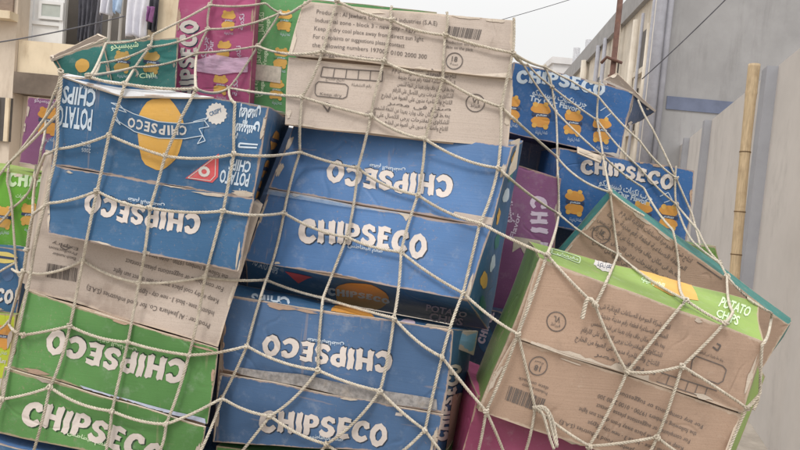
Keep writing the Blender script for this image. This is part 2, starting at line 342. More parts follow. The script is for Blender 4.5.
# ------------------------------------------------------------------ cartons
GRP = 'snack cartons piled under the net'
FACES = {}
class Carton:
    n = 0
    def __init__(s, label, px, d, yaw=0, tilt=0, dep=.38, side=None, front=None, back=None, ext=(0, 0), seam=None, lift=(.004, .004), flapmats=None, jit=.004,
                 sides=None, amp=.0065, name='snack_carton', fl=.005):
        Carton.n += 1; s.seed = Carton.n * 1.37; side = side or BLUE; front = front or side
        rr = random.Random(Carton.n)
        n = Vector((0, -1, 0)); n.rotate(Matrix.Rotation(-R(yaw), 3, 'Z'))      # yaw > 0 turns the face to the viewer's left
        n = (n * math.cos(R(tilt)) + Vector((0, 0, 1)) * math.sin(R(tilt))).normalized()
        cx = sum(p[0] for p in px) / 4; cy = sum(p[1] for p in px) / 4; c0 = P(cx, cy, d)
        f = [on_plane(x, y, c0, n) for x, y in px]
        e = -n * dep + RT * ext[0] + UP * ext[1]
        b = [q + e + Vector((rr.uniform(-1, 1), rr.uniform(-1, 1), rr.uniform(-1, 1))) * jit for q in f]
        if back: b = [P(*q) for q in back]
        s.n = n; s.e = e; s.f = f
        z = min(f + b, key=lambda q: q.z).z; ct = sum(f + b, Vector()) / 8; s.loc = Vector((ct.x, ct.y, z))
        s.root = empty(name, s.loc, label, 'carton', GRP)
        s.mb = MB(); mb = s.mb; sm = sides or {}
        inset = -fl * 1.2 if seam else 0
        ff = [q + n * inset for q in f]
        s.front = Face(ff[0], ff[1], ff[2], ff[3], s.seed, amp)
        s.rside = Face(ff[1], b[1], b[2], ff[2], s.seed, amp); s.lside = Face(b[0], ff[0], ff[3], b[3], s.seed, amp)
        s.top = Face(b[0], b[1], ff[1], ff[0], s.seed, amp); s.bot = Face(ff[3], ff[2], b[2], b[3], s.seed, amp)
        s.back = Face(b[1], b[0], b[3], b[2], s.seed, amp)
        s.front.grid(mb, KR2 if seam else front)
        for k in ('rside', 'lside', 'top', 'bot'): getattr(s, k).grid(mb, sm.get(k, side), step=.03)
        s.back.grid(mb, sm.get('back', side), step=.06)
        s.flaps = []
        if seam:
            sl = on_plane(*seam[0], c0, n); sr = on_plane(*seam[1], c0, n)
            fm = flapmats or (front, front); g = .0012
            up = (f[0] - f[3]).normalized() * .0015
            s.flaps.append(s.flap([f[0], f[1], sr + n * lift[0] + up, sl + n * lift[0] + up], fm[0], fl))
            s.flaps.append(s.flap([sl + n * lift[1] - up, sr + n * lift[1] - up, f[2], f[3]], fm[1], fl))
            s.seam3 = (sl + n * max(lift), sr + n * max(lift))
    def flap(s, q, m, th=.005, inner=None, amp=.005, edge=None):
        mb = MB(); F = Face(*q, seed=s.seed + len(s.flaps) * 2.3 + 1, amp=amp); F.n = F.n if F.n.dot(s.n) > -.2 else F.n
        r0 = F.grid(mb, m); r1 = F.grid(mb, inner or KR2, -th, flip=True); k = len(r0)
        for i in range(k): mb.face([r0[i], r0[(i + 1) % k], r1[(i + 1) % k], r1[i]], edge or KR3)
        F.mb = mb; return F
    def extra(s, px, n_or_pts, m, **kw):
        F = s.flap(px, m, **kw); s.flaps.append(F); return F
    def tape(s, F, loop, m, off=.0022):
        mb = MB(); vs, tr = poly_shape([loop]); F.decal(mb, (vs, tr), lambda a, b: F.uv(a, b), m, off, clip=False)
        mb.build('tape', s.root, s.loc)
    def torn(s, F, mb, m, rr):
        for _ in range(rr.randint(4, 8)):
            t = rr.uniform(.03, .97); d = rr.uniform(0, .009); sd = rr.randint(0, 3)
            a = rr.uniform(.006, .036); b_ = rr.uniform(.002, .0065)
            cu, cv = ((t, d / F.h), (t, 1 - d / F.h), (d / F.w, t), (1 - d / F.w, t))[sd]; su, sv = (a, b_) if sd < 2 else (b_, a)
            F.decal(mb, poly_shape([blob(16, .28, rr.randint(0, 999))]), lambda x, y: (cu + x * su / F.w, cv + y * sv / F.h), m, .0017, maxe=.012)
    def done(s):
        rr = random.Random(s.seed)
        for F in [s.front] + s.flaps[:2]:
            mb = s.mb if F is s.front else F.mb
            s.torn(F, mb, KR3 if mb.mats and mb.mats[0].name.endswith('board') else rr.choice((KR, KR3, KR2)), rr)
        s.mb.build('body', s.root, s.loc)
        for F in s.flaps: F.mb.build('flap', s.root, s.loc)

def lerp(a, b, t): return (a[0] + (b[0] - a[0]) * t, a[1] + (b[1] - a[1]) * t)
EN = ['Producer : Al Jawhara Co. for food industries (S.A.E)', 'Industrial zone - block 3 - new city - Egypt', 'Keep in dry cool place away from direct sun light',
      'For complaints or suggestions please contact', 'the following numbers 19700 - 0100 2000 300']
AR = ['انتاج شركة الجوهرة للصناعات الغذائية ش م م', 'المنطقة الصناعية قطعة رقم مدينة جديدة', 'يحفظ فى مكان جاف وبارد بعيدا عن اشعة الشمس', 'للشكاوى والمقترحات يرجى الاتصال على الارقام', 'الانتاج والصلاحية مدون على العبوة من الخارج', 'صنع فى مصر']
def inklines(F, lines, p0, p1, dn, h, ar=False, ends=None, bold=.0):
    for i, t in enumerate(lines):
        a = (p0[0] + dn[0] * i, p0[1] + dn[1] * i); b = (p1[0] + dn[0] * i, p1[1] + dn[1] * i)
        k = (ends[i] if ends else (.78 + .22 * ((i * 37) % 10) / 10))
        if ar: a = lerp(b, a, k)
        else: b = lerp(a, b, k)
        F.type(F.mb, arabic(t) if ar else t, a, b, h, INK, bold if not ar else .004)
def barcode(F, quad, m=None, seed=3):
    rr = random.Random(seed); x = 0
    while x < 1:
        w = rr.choice((.012, .02, .034)); 
        a, b = lerp(quad[0], quad[1], x), lerp(quad[0], quad[1], min(1, x + w)); c, d = lerp(quad[3], quad[2], min(1, x + w)), lerp(quad[3], quad[2], x)
        F.shape(F.mb, [[a, b, c, d]], m or INK); x += w + rr.choice((.012, .018, .028))
def burst(F, mb, cx, cy, r, m, n=16):
    F.shape(mb, [[(cx + r * (1 + .07 * (-1) ** k) * math.cos(6.2832 * k / (2 * n)), cy + r * (1 + .07 * (-1) ** k) * math.sin(6.2832 * k / (2 * n))) for k in range(2 * n)]], m)

# A : blue carton at the top left, mouth down, its flap hanging
A = Carton('upside down blue carton with yellow chip and red badge, its flap hanging over brown', [(60, 75), (269, 107), (254, 199), (50, 164)], 1.52, 6, 0, .36, BLUE2, back=[(84, 86, 1.88), (291, 119, 1.88), (257, 206, 1.88), (70, 172, 1.88)])
F = A.front; F.mb = A.mb
fb = [P(48, 233, 1.515), P(240, 273, 1.50)]
q = [A.f[3] + A.n * .004, A.f[2] + A.n * .004, fb[1], fb[0]]
AF = A.extra(q, None, BLUE2)
F.chip(A.mb, 160, 133, 23, 37, .06, CHIP, None, 3)
rib = [(115, 120), (135, 132), (160, 138), (185, 139), (203, 136)]
band = rib + [(x + 1, y - 15) for x, y in ((203, 136), (185, 139), (160, 137), (135, 130), (113, 120))]
F.shape(A.mb, [band], BLUE2, .0016)
F.line(A.mb, rib, .8, PALE, .002); F.line(A.mb, [(113, 105), (135, 115), (160, 122), (185, 124), (204, 121)], .8, PALE, .002)
F.line(A.mb, [(203, 136), (198, 144), (206, 141), (199, 129), (209, 127), (204, 121), (208, 118), (193, 122)], .8, PALE, .002)
F.line(A.mb, [(115, 120), (121, 126), (114, 110), (128, 114), (121, 106), (113, 105)], .8, PALE, .002)
x = 187.0
for ch, wd_ in zip('CHIPSECO', (6.6, 6.6, 2.2, 6, 6, 5.4, 6.6, 7.4)):      # plain letters on the ribbon, upside down
    f_ = lambda x: 126.0 - max(0, 166 - x) * .20 + max(0, x - 178) * .04
    F.type(A.mb, ch, (x, f_(x)), (x - wd_, f_(x - wd_)), 9.4, WHT, .03, .0024); x -= wd_ + 1.5
F.type(A.mb, 'POTATO', (94, 112.5), (58, 107), 20, PALE, .03); F.type(A.mb, 'CHIPS', (98.5, 92.5), (65.5, 87), 17.5, PALE, .03)
F.type(A.mb, 'NATURAL', (99, 89), (81, 86), 4, PALE); F.type(A.mb, 'SINCE', (90.5, 143.5), (81, 142), 4.5, PALE); F.type(A.mb, '2005', (90, 149.5), (81, 148), 4, PALE)
F.type(A.mb, 'POTATO', (251, 174), (222, 169), 13, PALE, .03); F.type(A.mb, 'CHIPS', (252, 162), (231, 158), 11, PALE, .03); F.type(A.mb, '110 g', (248, 190), (240, 189), 4, PALE)
F.type(A.mb, arabic('بطاطس'), (261, 111.5), (240, 108.5), 15, PALE, .045); F.type(A.mb, arabic('شيبسى'), (260, 128), (236, 124), 15, PALE, .045)
F.line(A.mb, [(258, 145), (240, 143), (239, 146.5), (257, 148)], 1.6, PALE)
burst(F, A.mb, 216, 114, 10.5, WHT); F.type(A.mb, 'CRISPY', (209.5, 116.5), (222, 112), 4.2, BLUE2, .02, .0016)
F.shape(A.mb, [[(185, 178), (220, 153), (219, 176), (213, 182)]], RED)
F.line(A.mb, [(188, 177.5), (217, 156.5), (216, 175), (211, 180)], .7, WHT, .0016, True)
F.shape(A.mb, [[(205 + 6 * math.cos(a), 171 + 5.4 * math.sin(a)) for a in (k * .5236 for k in range(12))], [(205 + 2.8 * math.cos(-a), 171 + 2.5 * math.sin(-a)) for a in (k * .5236 for k in range(12))]], WHT, .0018)
AF.word(AF.mb, (203, 213), (89, 196), 23, CREAM, SHAD, -.05, .18, 1, (.8, -1)) if False else AF.word(AF.mb, (203, 216), (88, 192), 20, CREAM, SHAD, .10, .16, 1, (.6, -1.2))
AF.type(AF.mb, arabic('طعم البطاطس'), (167, 205), (130, 198), 4, PALE, .02)
G_ = A.rside; G_.mb = A.mb
for (u, v, sd) in ((.5, .3, 1), (.5, .62, 4), (.45, .85, 6)):
    G_.decal(A.mb, poly_shape([blob(18, .08, sd)]), (lambda u, v: lambda a, b: (u + a * .22, v + b * .10))(u, v), ORNG)
    G_.decal(A.mb, poly_shape([[(-1, -.2), (1, -.2), (1, .2), (-1, .2)]]), (lambda u, v: lambda a, b: (u + a * .24, v + b * .10))(u, v), BAND, .0014)
tf = [P(62, 72, 1.56), P(120, 80, 1.60), P(205, 98, 1.58), P(128, 96, 1.515)]   # ragged white liner of the torn top edge
AP = lambda x, y, o: on_plane(x, y, A.f[0], A.n) + A.n * o
WL = A.extra([AP(60, 71.5, -.03), AP(214, 97.5, .003), AP(128, 97, .016), AP(60, 75.5, .004)], None, plain('white_liner', (198, 199, 202), .6, 30, .08), th=.004, inner=KR2, edge=KR3)
A.done()

# B : brown carton below it
B = Carton('brown carton with upside down text between the hanging blue flap and green carton', [(50, 152), (262, 205), (218, 347), (25, 289)], 1.565, 6, 4, .36, KR, KR, back=[(46, 150, 1.96), (254, 196, 1.96), (211, 334, 1.96), (22, 281, 1.96)])
F = B.front; F.mb = B.mb
inklines(F, EN, (211, 324), (88, 286), (4.6, -12.2), 5.2, ends=[1, .62, .86, .8, .7])
barcode(F, [(49, 263), (79, 269), (77, 283), (47, 277)])
inklines(F, ['Batch number', 'Production', 'Expiry'], (77, 258), (48, 250), (1, -5), 3.2)
F.line(B.mb, [(63, 243), (62, 247), (67, 250), (73, 247)], 1, INK); F.line(B.mb, [(64, 246), (71, 248)], 1.2, INK)
B.lside.mb = B.mb
B.done()

# C : green carton, lower left
C = Carton('green carton with two cream names, its middle seam burst open', [(25, 291), (217, 349), (196, 474), (-8, 432)], 1.55, 6, 0, .37, KR2, GREEN, seam=((8, 366), (208, 424)), lift=(.006, .012), back=[(29, 286, 1.92), (212, 341, 1.92), (192, 465, 1.92), (-3, 424, 1.92)])
u, l = C.flaps
u.word(u.mb, (187, 364), (49, 330), 23, CREAM, SHADG, .08, .16, 2, (.6, -1.2)); u.type(u.mb, arabic('طعم البطاطس'), (136, 350), (97, 338), 4, PALEG, .02)
l.word(l.mb, (21, 420), (160, 467), 23, CREAM, SHADG, .12, .14, 3, (1.1, 1.3)); l.type(l.mb, arabic('طعم البطاطس'), (69, 434), (108, 447), 4, PALEG, .02)
u.shape(u.mb, [[(80, 385), (120, 397), (205, 419), (206, 424), (150, 408), (118, 401), (84, 389)]], plain('silver_lining', (176, 184, 204), .3, 20, .2, .5), .0016)
C.done()

# U : carton under the green one
U = Carton('white and brown carton corner with a blue edge below the lowest green carton', [(-30, 436), (190, 490), (175, 600), (-50, 560)], 1.57, 6, 0, .36, BLUE, KR)
U.front.mb = U.mb
U.front.shape(U.mb, [[(-30, 437), (70, 461), (70, 466), (-30, 442)]], BLUE2, .001); U.done()

# D : brown carton on top
D = Carton('large brown carton with barcode and black text, topmost against the sky', [(304, 1), (513, 20), (508, 149), (284, 125)], 1.60, 5, 6, .36, KR, KR, seam=((289, 56), (512, 80)), lift=(.012, .004), jit=.006, back=[(310, 5, 1.97), (508, 23, 1.97), (500, 143, 1.97), (290, 122, 1.97)])
u, l = D.flaps
inklines(u, EN + ['For suggestions please call'], (317, 13.5), (437, 25), (-1.2, 8.3), 4.4, ends=[1, .85, .9, .75, .95, .6])
barcode(u, [(448, 25), (482, 29), (479, 39), (446, 34)])
inklines(u, ['Production and expiry', 'date on the pack'], (446, 42), (480, 46), (0, 5), 3.2, ends=[1, .8])
u.stamp(u.mb, 455, 60, 8.2, '18', .1, 'سنة')
l.line(l.mb, [(324, 66), (384, 72), (383, 82), (322, 76)], 1, closed=True)
for t in (.2, .4, .6, .8): l.line(l.mb, [lerp((324, 66), (384, 72), t), lerp((322, 76), (383, 82), t)], .9)
l.line(l.mb, [(320, 81), (346, 84), (349, 87), (347, 97), (343, 99), (318, 96), (316, 93), (317, 84)], 1, closed=True)
l.type(l.mb, 'Keep dry', (321, 95), (342, 97.5), 3); l.line(l.mb, [(323, 104), (328, 112), (331, 105), (327, 103)], 1.6)
l.type(l.mb, arabic('تاريخ الانتاج'), (327, 79), (345, 81), 3.2); l.type(l.mb, arabic('رقم التشغيلة'), (352, 86), (372, 88), 3.2)
inklines(l, AR + AR[2:5], (386, 71), (456, 79), (-1, 6.6), 4.4, True, ends=[.9, .8, .8, .85, 1, .9, 1.1, 1.2, .9])
l.stamp(l.mb, 475, 104, 9, '٧١', .1, 'قيراط')
for k in range(20): u.line(u.mb, [(432 + k * 3.2, 68 + k * .55), (434 + k * 3.2, 71.5 + k * .55)], 1.3)
D.tape(u, [(470, 74), (511, 72), (511, 82), (468, 79)], TAPEK, .003)
D.done()

# E : blue carton in the middle
E_ = Carton('bright blue carton in the middle with two pale names, under the topmost brown carton', [(296, 118), (513, 147), (468, 300), (243, 259)], 1.60, 16, 15, .38, BLUE, BLUE, seam=((270, 190), (491, 227)), lift=(.003, .003), sides={'bot': BLUE2, 'rside': BLUE2}, back=[(301, 130, 1.98), (523, 140, 1.98), (488, 330, 1.77), (247, 287, 1.75)])  # underside shade put into the deeper blue of the bottom
u, l = E_.flaps
u.word(u.mb, (455, 179), (328, 162), 20, CREAM, SHAD, .06, .14, 4, (.6, -1)); u.type(u.mb, arabic('طعم البطاطس'), (406, 170), (370, 164), 4, PALE, .02)
l.word(l.mb, (297, 241), (427, 258), 23, CREAM, SHAD, .12, .14, 5, (.9, 1.1)); l.type(l.mb, arabic('طعم البطاطس'), (346, 247), (382, 253), 4, PALE, .02)
l.shape(l.mb, [[(398, 211), (404, 213), (408, 208), (410, 214), (416, 215), (410, 217), (407, 221), (404, 216)]], KR3)
l.shape(l.mb, [[(452, 212), (470, 216), (495, 220), (497, 225), (470, 222), (449, 219), (455, 217)]], KR)
u.shape(u.mb, [[(455, 211), (500, 218), (500, 226), (470, 221), (452, 215)]], KR)
E_.tape(l, [(268, 188), (330, 197), (400, 206), (470, 216), (470, 222), (400, 213), (330, 205), (266, 195)], TAPE, .0045)
E_.extra([P(511, 142, 1.64), P(521, 139, 1.72), (P(517, 168, 1.70)), P(510, 176, 1.63)], None, KR3, amp=.012)
b = E_.bot; b.mb = E_.mb
b.chip(E_.mb, 362, 291, 27, 15, .12, ORNG, None, 3); b.word(E_.mb, (328, 289), (390, 299), 6, PALE, None, .1)
b.type(E_.mb, 'POTATO', (427, 305), (468, 314), 9, LILAC, .03); b.type(E_.mb, 'CHIPS', (429, 316), (463, 324), 9, LILAC, .03)
b.shape(E_.mb, [[(286, 268), (315, 273), (300, 279)]], RED); b.type(E_.mb, 'POTATO CHIPS', (252, 262), (278, 270), 5, PALE, .02)
r_ = E_.rside
for k, v in enumerate((.08, .2, .32, .45, .58, .7, .82, .93)):
    r_.decal(E_.mb, poly_shape([blob(18, .1, k + 2)]), (lambda v: lambda a, b: (.42 + (.12 if k % 3 else -.1) + a * .17, v + b * .045))(v), (CHIP, TEAL, PALE)[k % 3])
E_.done()

# F : slate blue carton, bottom middle
FX = Carton('slate blue carton with a worn grey tape across its seam, under the bright blue one', [(222, 295), (453, 331), (434, 455), (212, 441)], 1.53, 14, 0, .38, BLUE2, SLATE, seam=((222, 371), (443, 414)), lift=(.003, .009), sides={'top': BLUE2}, amp=.006, back=[(238, 285, 1.70), (474, 330, 1.70), (456, 456, 1.90), (224, 432, 1.90)])
u, l = FX.flaps
u.word(u.mb, (392, 350), (264, 337), 20, CREAM, SHAD, .08, .12, 6, (.6, -1)) if False else u.word(u.mb, (394, 353), (264, 334), 20, CREAM, SHAD, .06, .12, 6, (.6, -1)); u.type(u.mb, arabic('طعم البطاطس'), (345, 344), (308, 338), 4, PALE, .02)
l.word(l.mb, (259, 430), (386, 447), 21, CREAM, SHAD, .14, .12, 7, (.9, 1.1)); l.type(l.mb, arabic('طعم البطاطس'), (308, 436), (343, 441), 4, PALE, .02)
l.shape(l.mb, [[(396, 412), (404, 413), (402, 416), (395, 415)]], CREAM)
FX.tape(u, [(238, 367), (300, 374), (380, 388), (436, 399), (437, 410), (380, 401), (300, 388), (238, 380)], TAPEG, .004)
t = FX.top; t.mb = FX.mb
t.chip(FX.mb, 352, 311, 22, 9, .14, ORNG, None, 4); t.type(FX.mb, 'POTATO', (283, 301), (236, 294), 7, PALE, .03); t.type(FX.mb, 'CHIPS', (290, 296), (252, 290), 6, PALE, .03)
t.chip(FX.mb, 408, 321, 8, 5, .1, LILAC); t.shape(FX.mb, [[(427, 321), (450, 325), (450, 329), (426, 326)]], KR3)
r_ = FX.rside; r_.mb = FX.mb
r_.word(FX.mb, (434, 445), (457, 362), 14, CREAM, SHAD, 0, .1) if False else r_.word(FX.mb, (444, 440), (459, 365), 13, CREAM, SHAD, 0, .1)
r_.shape(FX.mb, [[(450, 395), (466, 390), (460, 420), (452, 448), (442, 450), (446, 425)]], KR2, .002)
CRN = FX.extra([P(450, 330, 1.515), P(478, 331, 1.60), P(473, 355, 1.61), P(450, 346, 1.517)], None, printed('rubbed_blue_print', (104, 140, 168), 3), amp=.02)
FX.done()

# G : brown carton, right
G = Carton('brown carton with a broad lime green top side and torn tape along its seam', [(541, 258), (764, 343), (715, 490), (478, 411)], 1.48, -2, -5, .36, LIME, KR2, seam=((513, 338), (741, 412)), lift=(.008, .004), sides={'lside': printed('olive_green_print', (104, 132, 72), 4)}, amp=.007, back=[(530, 241, 1.74), (758, 303, 1.74), (700, 466, 1.80), (468, 399, 1.76)])
u, l = G.flaps
inklines(u, AR, (592, 305), (668, 330), (-2.6, 9.2), 5, True, ends=[.98, .86, .95, 1.05, 1.1, .8])
u.stamp(u.mb, 555, 322, 9.6, '٦٨', .25, 'قيراط')
u.line(u.mb, [(694, 356), (722, 366), (726, 370), (723, 381), (718, 384), (692, 375), (690, 371), (691, 360)], 1, closed=True)
u.line(u.mb, [(661, 373), (717, 391)], 1.1); u.line(u.mb, [(657, 382), (712, 400)], .8)
for k in range(5): a = lerp((661, 373), (717, 391), .15 + k * .17); u.line(u.mb, [a, (a[0] - 3, a[1] + 9)], .8)
u.line(u.mb, [(711, 347), (716, 351), (719, 346), (715, 344)], 1.6); u.type(u.mb, arabic('يحفظ بعيدا عن الرطوبة'), (696, 352), (722, 362), 3.2)
inklines(l, ['Producer : Al Jawhara Food Industries (S.A.E)'] + EN[1:] + ['For any complaints or suggestions'], (668, 461), (560, 419), (7, -7.4), 4.4, ends=[1, .8, .95, .85, .9, .8])
l.stamp(l.mb, 538, 366, 9.2, '18', 3.4, 'سنة')
barcode(l, [(510, 386), (546, 399), (540, 412), (505, 400)])
inklines(l, ['Production and expiry', 'date on pack'], (548, 392), (516, 381), (1, -5), 3.4)
G.tape(u, [(530, 341), (560, 352), (600, 366), (640, 382), (690, 398), (690, 404), (640, 390), (600, 372), (560, 358), (528, 346)], TAPEK, .006)
rr = random.Random(4); top_ = [(536 + k * 5.4, 344 + k * 2.05 - (2 + k * .5) * rr.uniform(.5, 1.2)) for k in range(22)]; bot_ = [(x, y + 5 + rr.uniform(0, 3)) for x, y in top_]
u.shape(u.mb, [top_ + [(x, 342 + (x - 530) * .335) for x, y in top_[::-1]]], KR3, .0016)
t = G.top; t.mb = G.mb
t.line(G.mb, [(551, 252), (580, 260), (577, 271), (548, 260)], 1.2, PALEG, closed=True); t.type(G.mb, arabic('مقرمش'), (554, 260), (576, 267), 5, PALEG, .03)
burst(t, G.mb, 604, 267, 10, WHT, 10); t.type(G.mb, arabic('طعم لذيذ'), (597, 268), (612, 272), 5, BAND, .02, .0015)
t.shape(G.mb, [[(632, 273), (660, 278), (684, 285), (697, 307), (684, 306), (668, 302), (650, 290)]], CHIP); t.type(G.mb, arabic('بطاطس طبيعية'), (639, 285), (662, 293), 4, PALEG, .03)
t.type(G.mb, 'POTATO', (716, 312), (746, 323), 7, PALEG, .03); t.type(G.mb, 'CHIPS', (714, 321), (736, 329), 6.5, PALEG, .03)
G.extra([P(757, 366, 1.50), P(765, 377, 1.56), P(735, 452, 1.56), P(727, 452, 1.49)], None, LIME)
G.done()

# I : magenta carton under G
I_ = Carton('magenta carton almost hidden below the brown carton at the right', [(477, 396), (640, 466), (610, 600), (440, 545)], 1.54, 0, 0, .36, PINK, printed('magenta_print', (140, 64, 96))); I_.done()
# V
V = Carton('sliver of a green carton under the slate blue carton', [(216, 446), (440, 470), (425, 600), (205, 580)], 1.57, 12, 0, .36, GREEN, GREEN); V.done()

# H : brown carton tipped on its corner behind G
H = Carton('brown carton tipped on one corner with a teal edge, behind the lime topped carton', [(612, 194), (789, 325), (742, 400), (561, 256)], 1.95, -4, -8, .22, TEAL, KR2, amp=.006, back=[(611, 187, 2.12), (792, 319, 2.12), (744, 398, 2.12), (555, 252, 2.12)])
F = H.front; F.mb = H.mb
inklines(F, AR, (615, 209), (690, 263), (-5.5, 8), 5, True, ends=[.95, 1.05, 1.1, 1.1, 1.0, .8]); F.stamp(H.mb, 601, 234, 9, '١٤', .6, 'سنة')
F.line(H.mb, [(697, 262), (722, 280)], 1.2)
H.done()

# J : purple carton behind
J = Carton('scuffed purple carton with sideways white letters, behind the bright blue one', [(500, 161), (561, 178), (548, 330), (478, 318)], 2.10, 2, 0, .34, PURP, PURP, amp=.006)
F = J.front; F.mb = J.mb
for k, ch in enumerate('CHIPS'):
    w, lp = LET[ch]; y = 195 + k * 15.5; F.decal(J.mb, poly_shape([[(a / w, b) for a, b in q] for q in lp]), F.pxf((531, y), (530, y + (6 if ch == 'I' else 13)), 18), LILAC, .0012)
F.type(J.mb, arabic('شيبسيكو'), (511, 222), (509, 196), 9, LILAC, .02); F.type(J.mb, 'Flavor', (513, 238), (520, 214), 5, LILAC, .02)
F.shape(J.mb, [[(513, 236), (540, 241), (541, 251), (530, 249), (524, 256), (519, 247), (511, 252)]], KR3, .0016)
J.done()
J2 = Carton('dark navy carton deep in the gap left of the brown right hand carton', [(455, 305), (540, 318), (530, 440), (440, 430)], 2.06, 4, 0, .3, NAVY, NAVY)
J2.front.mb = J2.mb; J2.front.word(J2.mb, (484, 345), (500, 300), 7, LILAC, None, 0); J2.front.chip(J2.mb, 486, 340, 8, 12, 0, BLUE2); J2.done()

# K and L : blue cartons upper right
def flavour(F, mb, spots, band=BAND, sz=1.0, m=None, ang=.12):
    for i, (x, y) in enumerate(spots):
        F.chip(mb, x, y - 5.5 * sz, 9.5 * sz, 5.5 * sz, ang, m or ORNG, None, i + 2); F.chip(mb, x - .6, y + 6.5 * sz, 9 * sz, 5.5 * sz, ang, m or ORNG, None, i + 5)
        F.line(mb, [(x - 9 * sz, y - .8 * sz), (x + 9 * sz, y + 1.4 * sz)], 3.2 * sz, band, .0016)
        for dx, dy, r in ((-5, -10, 2.6), (5, -10, 2.2), (-7, 10, 2.4), (4, 12, 2.6)): F.chip(mb, x + dx * sz, y + dy * sz, r * sz, r * sz, 0, m or CHIP, None, i + 9, .0013)
        F.type(mb, arabic('طعم'), (x - 5 * sz, y + .6), (x + 5 * sz, y + 1.8), 2.6 * sz, PALE, .02, .002)
        F.type(mb, arabic('نكهة لذيذة'), (x - 6 * sz, y + 18 * sz), (x + 6 * sz, y + 19.5 * sz), 3 * sz, PALE, .01)
K = Carton('blue carton with its lid flap sticking up beside the steel post', [(514, 62), (634, 92), (619, 158), (506, 132)], 2.30, -3, 0, .34, BLUE3, BLUE3, sides={'bot': NAVY})  # bottom painted navy for the shade under the carton
F = K.front; F.mb = K.mb
F.word(K.mb, (516, 83), (604, 97), 13, PALE, None, .22, .1, 8); F.type(K.mb, arabic('جرب نكهات شيبسيكو'), (533, 95), (586, 107), 6, PALE, .025); F.type(K.mb, 'Try Our Flavors', (530, 101), (580, 112), 5.5, PALE, .03)
flavour(F, K.mb, [(541, 115), (573, 122), (602, 130), (512, 108)]); F.line(K.mb, [(601, 111), (608, 107), (612, 114), (606, 118)], .8, PALE)
kn = K.n
K.extra([P(603, 79, 2.34), P(616, 73, 2.42), P(657, 111, 2.44), P(633, 93, 2.30)], None, kraft('weathered_board', (110, 98, 88)), inner=NAVY, th=.006)
K.extra([P(634, 94, 2.33), P(655, 112, 2.46), P(640, 121, 2.46), P(626, 127, 2.31)], None, NAVY, inner=NAVY, th=.006)
K.done()
L = Carton('blue carton with a big white name, below the carton with the raised flap', [(560, 147), (695, 171), (686, 246), (552, 226)], 2.22, -3, 0, .34, BLUE3, BLUE3)
F = L.front; F.mb = L.mb
F.word(L.mb, (580, 172), (672, 190), 14, CREAM, SHAD, .16, .12, 9, (.8, .9)); F.type(L.mb, arabic('جرب نكهات شيبسيكو'), (598, 184), (652, 201), 6, PALE, .025); F.type(L.mb, 'Try Our Flavors', (604, 193), (650, 206), 5.5, PALE, .03)
flavour(F, L.mb, [(575, 202), (610, 212), (643, 214), (669, 216)]); F.line(L.mb, [(660, 196), (668, 192), (672, 199), (664, 202)], .8, PALE)
L.extra([P(578, 148, 2.18), P(603, 158, 2.17), P(602, 161, 2.165), P(578, 151, 2.175)], None, KR3)
L.done()
W = Carton('green carton corner sticking out above the teal edged carton, beside the concrete wall', [(680, 243), (716, 246), (729, 300), (678, 290)], 2.22, -6, 0, .25, printed('moss_print', (92, 124, 54)), printed('moss_print', (92, 124, 54))); W.done()

# N : teal carton with open lid, O pink, P green at the back left
N = Carton('teal carton with its lid flap lifted, at the back left before the balcony', [(104, 43), (179, 38), (174, 104), (88, 92)], 1.98, 2, 0, .3, TEAL, TEAL, back=[(110, 44, 2.25), (177, 41, 2.25), (172, 102, 2.25), (92, 92, 2.25)])
F = N.front; F.mb = N.mb
flavour(F, N.mb, [(124, 62), (152, 62)], BAND, .85, printed('chip_olive', (170, 138, 72), 0), -.1); F.type(N.mb, arabic('شيبسيكو'), (112, 50), (140, 47), 6, PALEG, .02); F.type(N.mb, 'Chili', (140, 79), (156, 77), 5, PALEG, .02)
N.extra([P(104, 43, 1.97), P(106, 60, 1.97), P(66, 80, 1.93), P(50, 58, 1.90)][0:1] + [P(112, 84, 1.97), P(62, 76, 1.92), P(51, 59, 1.90)], None, TEAL, inner=KR2)
N.flaps[-1].chip(N.flaps[-1].mb, 82, 66, 7, 7, -.4, CHIP, None, 3)
N.extra([P(98, 33, 2.06), P(108, 38, 2.02), P(52, 60, 1.89), P(50, 57, 1.90)], None, kraft('weathered_board', (110, 98, 88)), inner=TEAL, th=.006)
N.done()
O = Carton('pink carton with a sideways name and shiny tape, at the back beside the teal one', [(180, -14), (257, -12), (249, 106), (169, 104)], 2.10, 0, 0, .34, PINK, PINK)
F = O.front; F.mb = O.mb
F.word(O.mb, (199, 112), (197, 19), 17, CREAM, SHAD, .05, .12, 10)
flavour(F, O.mb, [(228, 20), (224, 50), (221, 85)], printed('band_pink', (150, 70, 110), 0), .75, CHIP, .0)
for x, y in ((243, 30), (240, 62), (237, 96)): F.type(O.mb, arabic('نكهة'), (x, y), (x + .8, y - 16), 5, LILAC, .02)
F.type(O.mb, arabic('جرب نكهات'), (206, 70), (207, 36), 5, LILAC, .02); F.type(O.mb, 'Try Our', (212, 66), (213, 40), 5, LILAC, .02)
O.tape(F, [(197, 60), (215, 55), (235, 59), (249, 57), (248, 72), (236, 73), (220, 76), (198, 72)], TAPEP, .003)
O.done()
Pc = Carton('leaf green carton with sideways crisp pictures, behind the topmost brown carton', [(257, -8), (436, 12), (432, 135), (246, 110)], 2.16, 0, 0, .34, GREEN2, GREEN2)
F = Pc.front; F.mb = Pc.mb
flavour(F, Pc.mb, [(285, 20), (281, 57), (277, 90)], GREEN2, .8, CHIP, 0)
for x, y in ((263, 34), (260, 66), (257, 98)): F.type(Pc.mb, arabic('نكهة الخل'), (x, y), (x + .8, y - 22), 5, PALEG, .02); F.type(Pc.mb, 'Vinegar', (x + 6, y), (x + 6.8, y - 18), 4, PALEG, .02)
Pc.tape(F, [(253, 64), (282, 67), (281, 84), (252, 80)], TAPEK, .003); Pc.done()

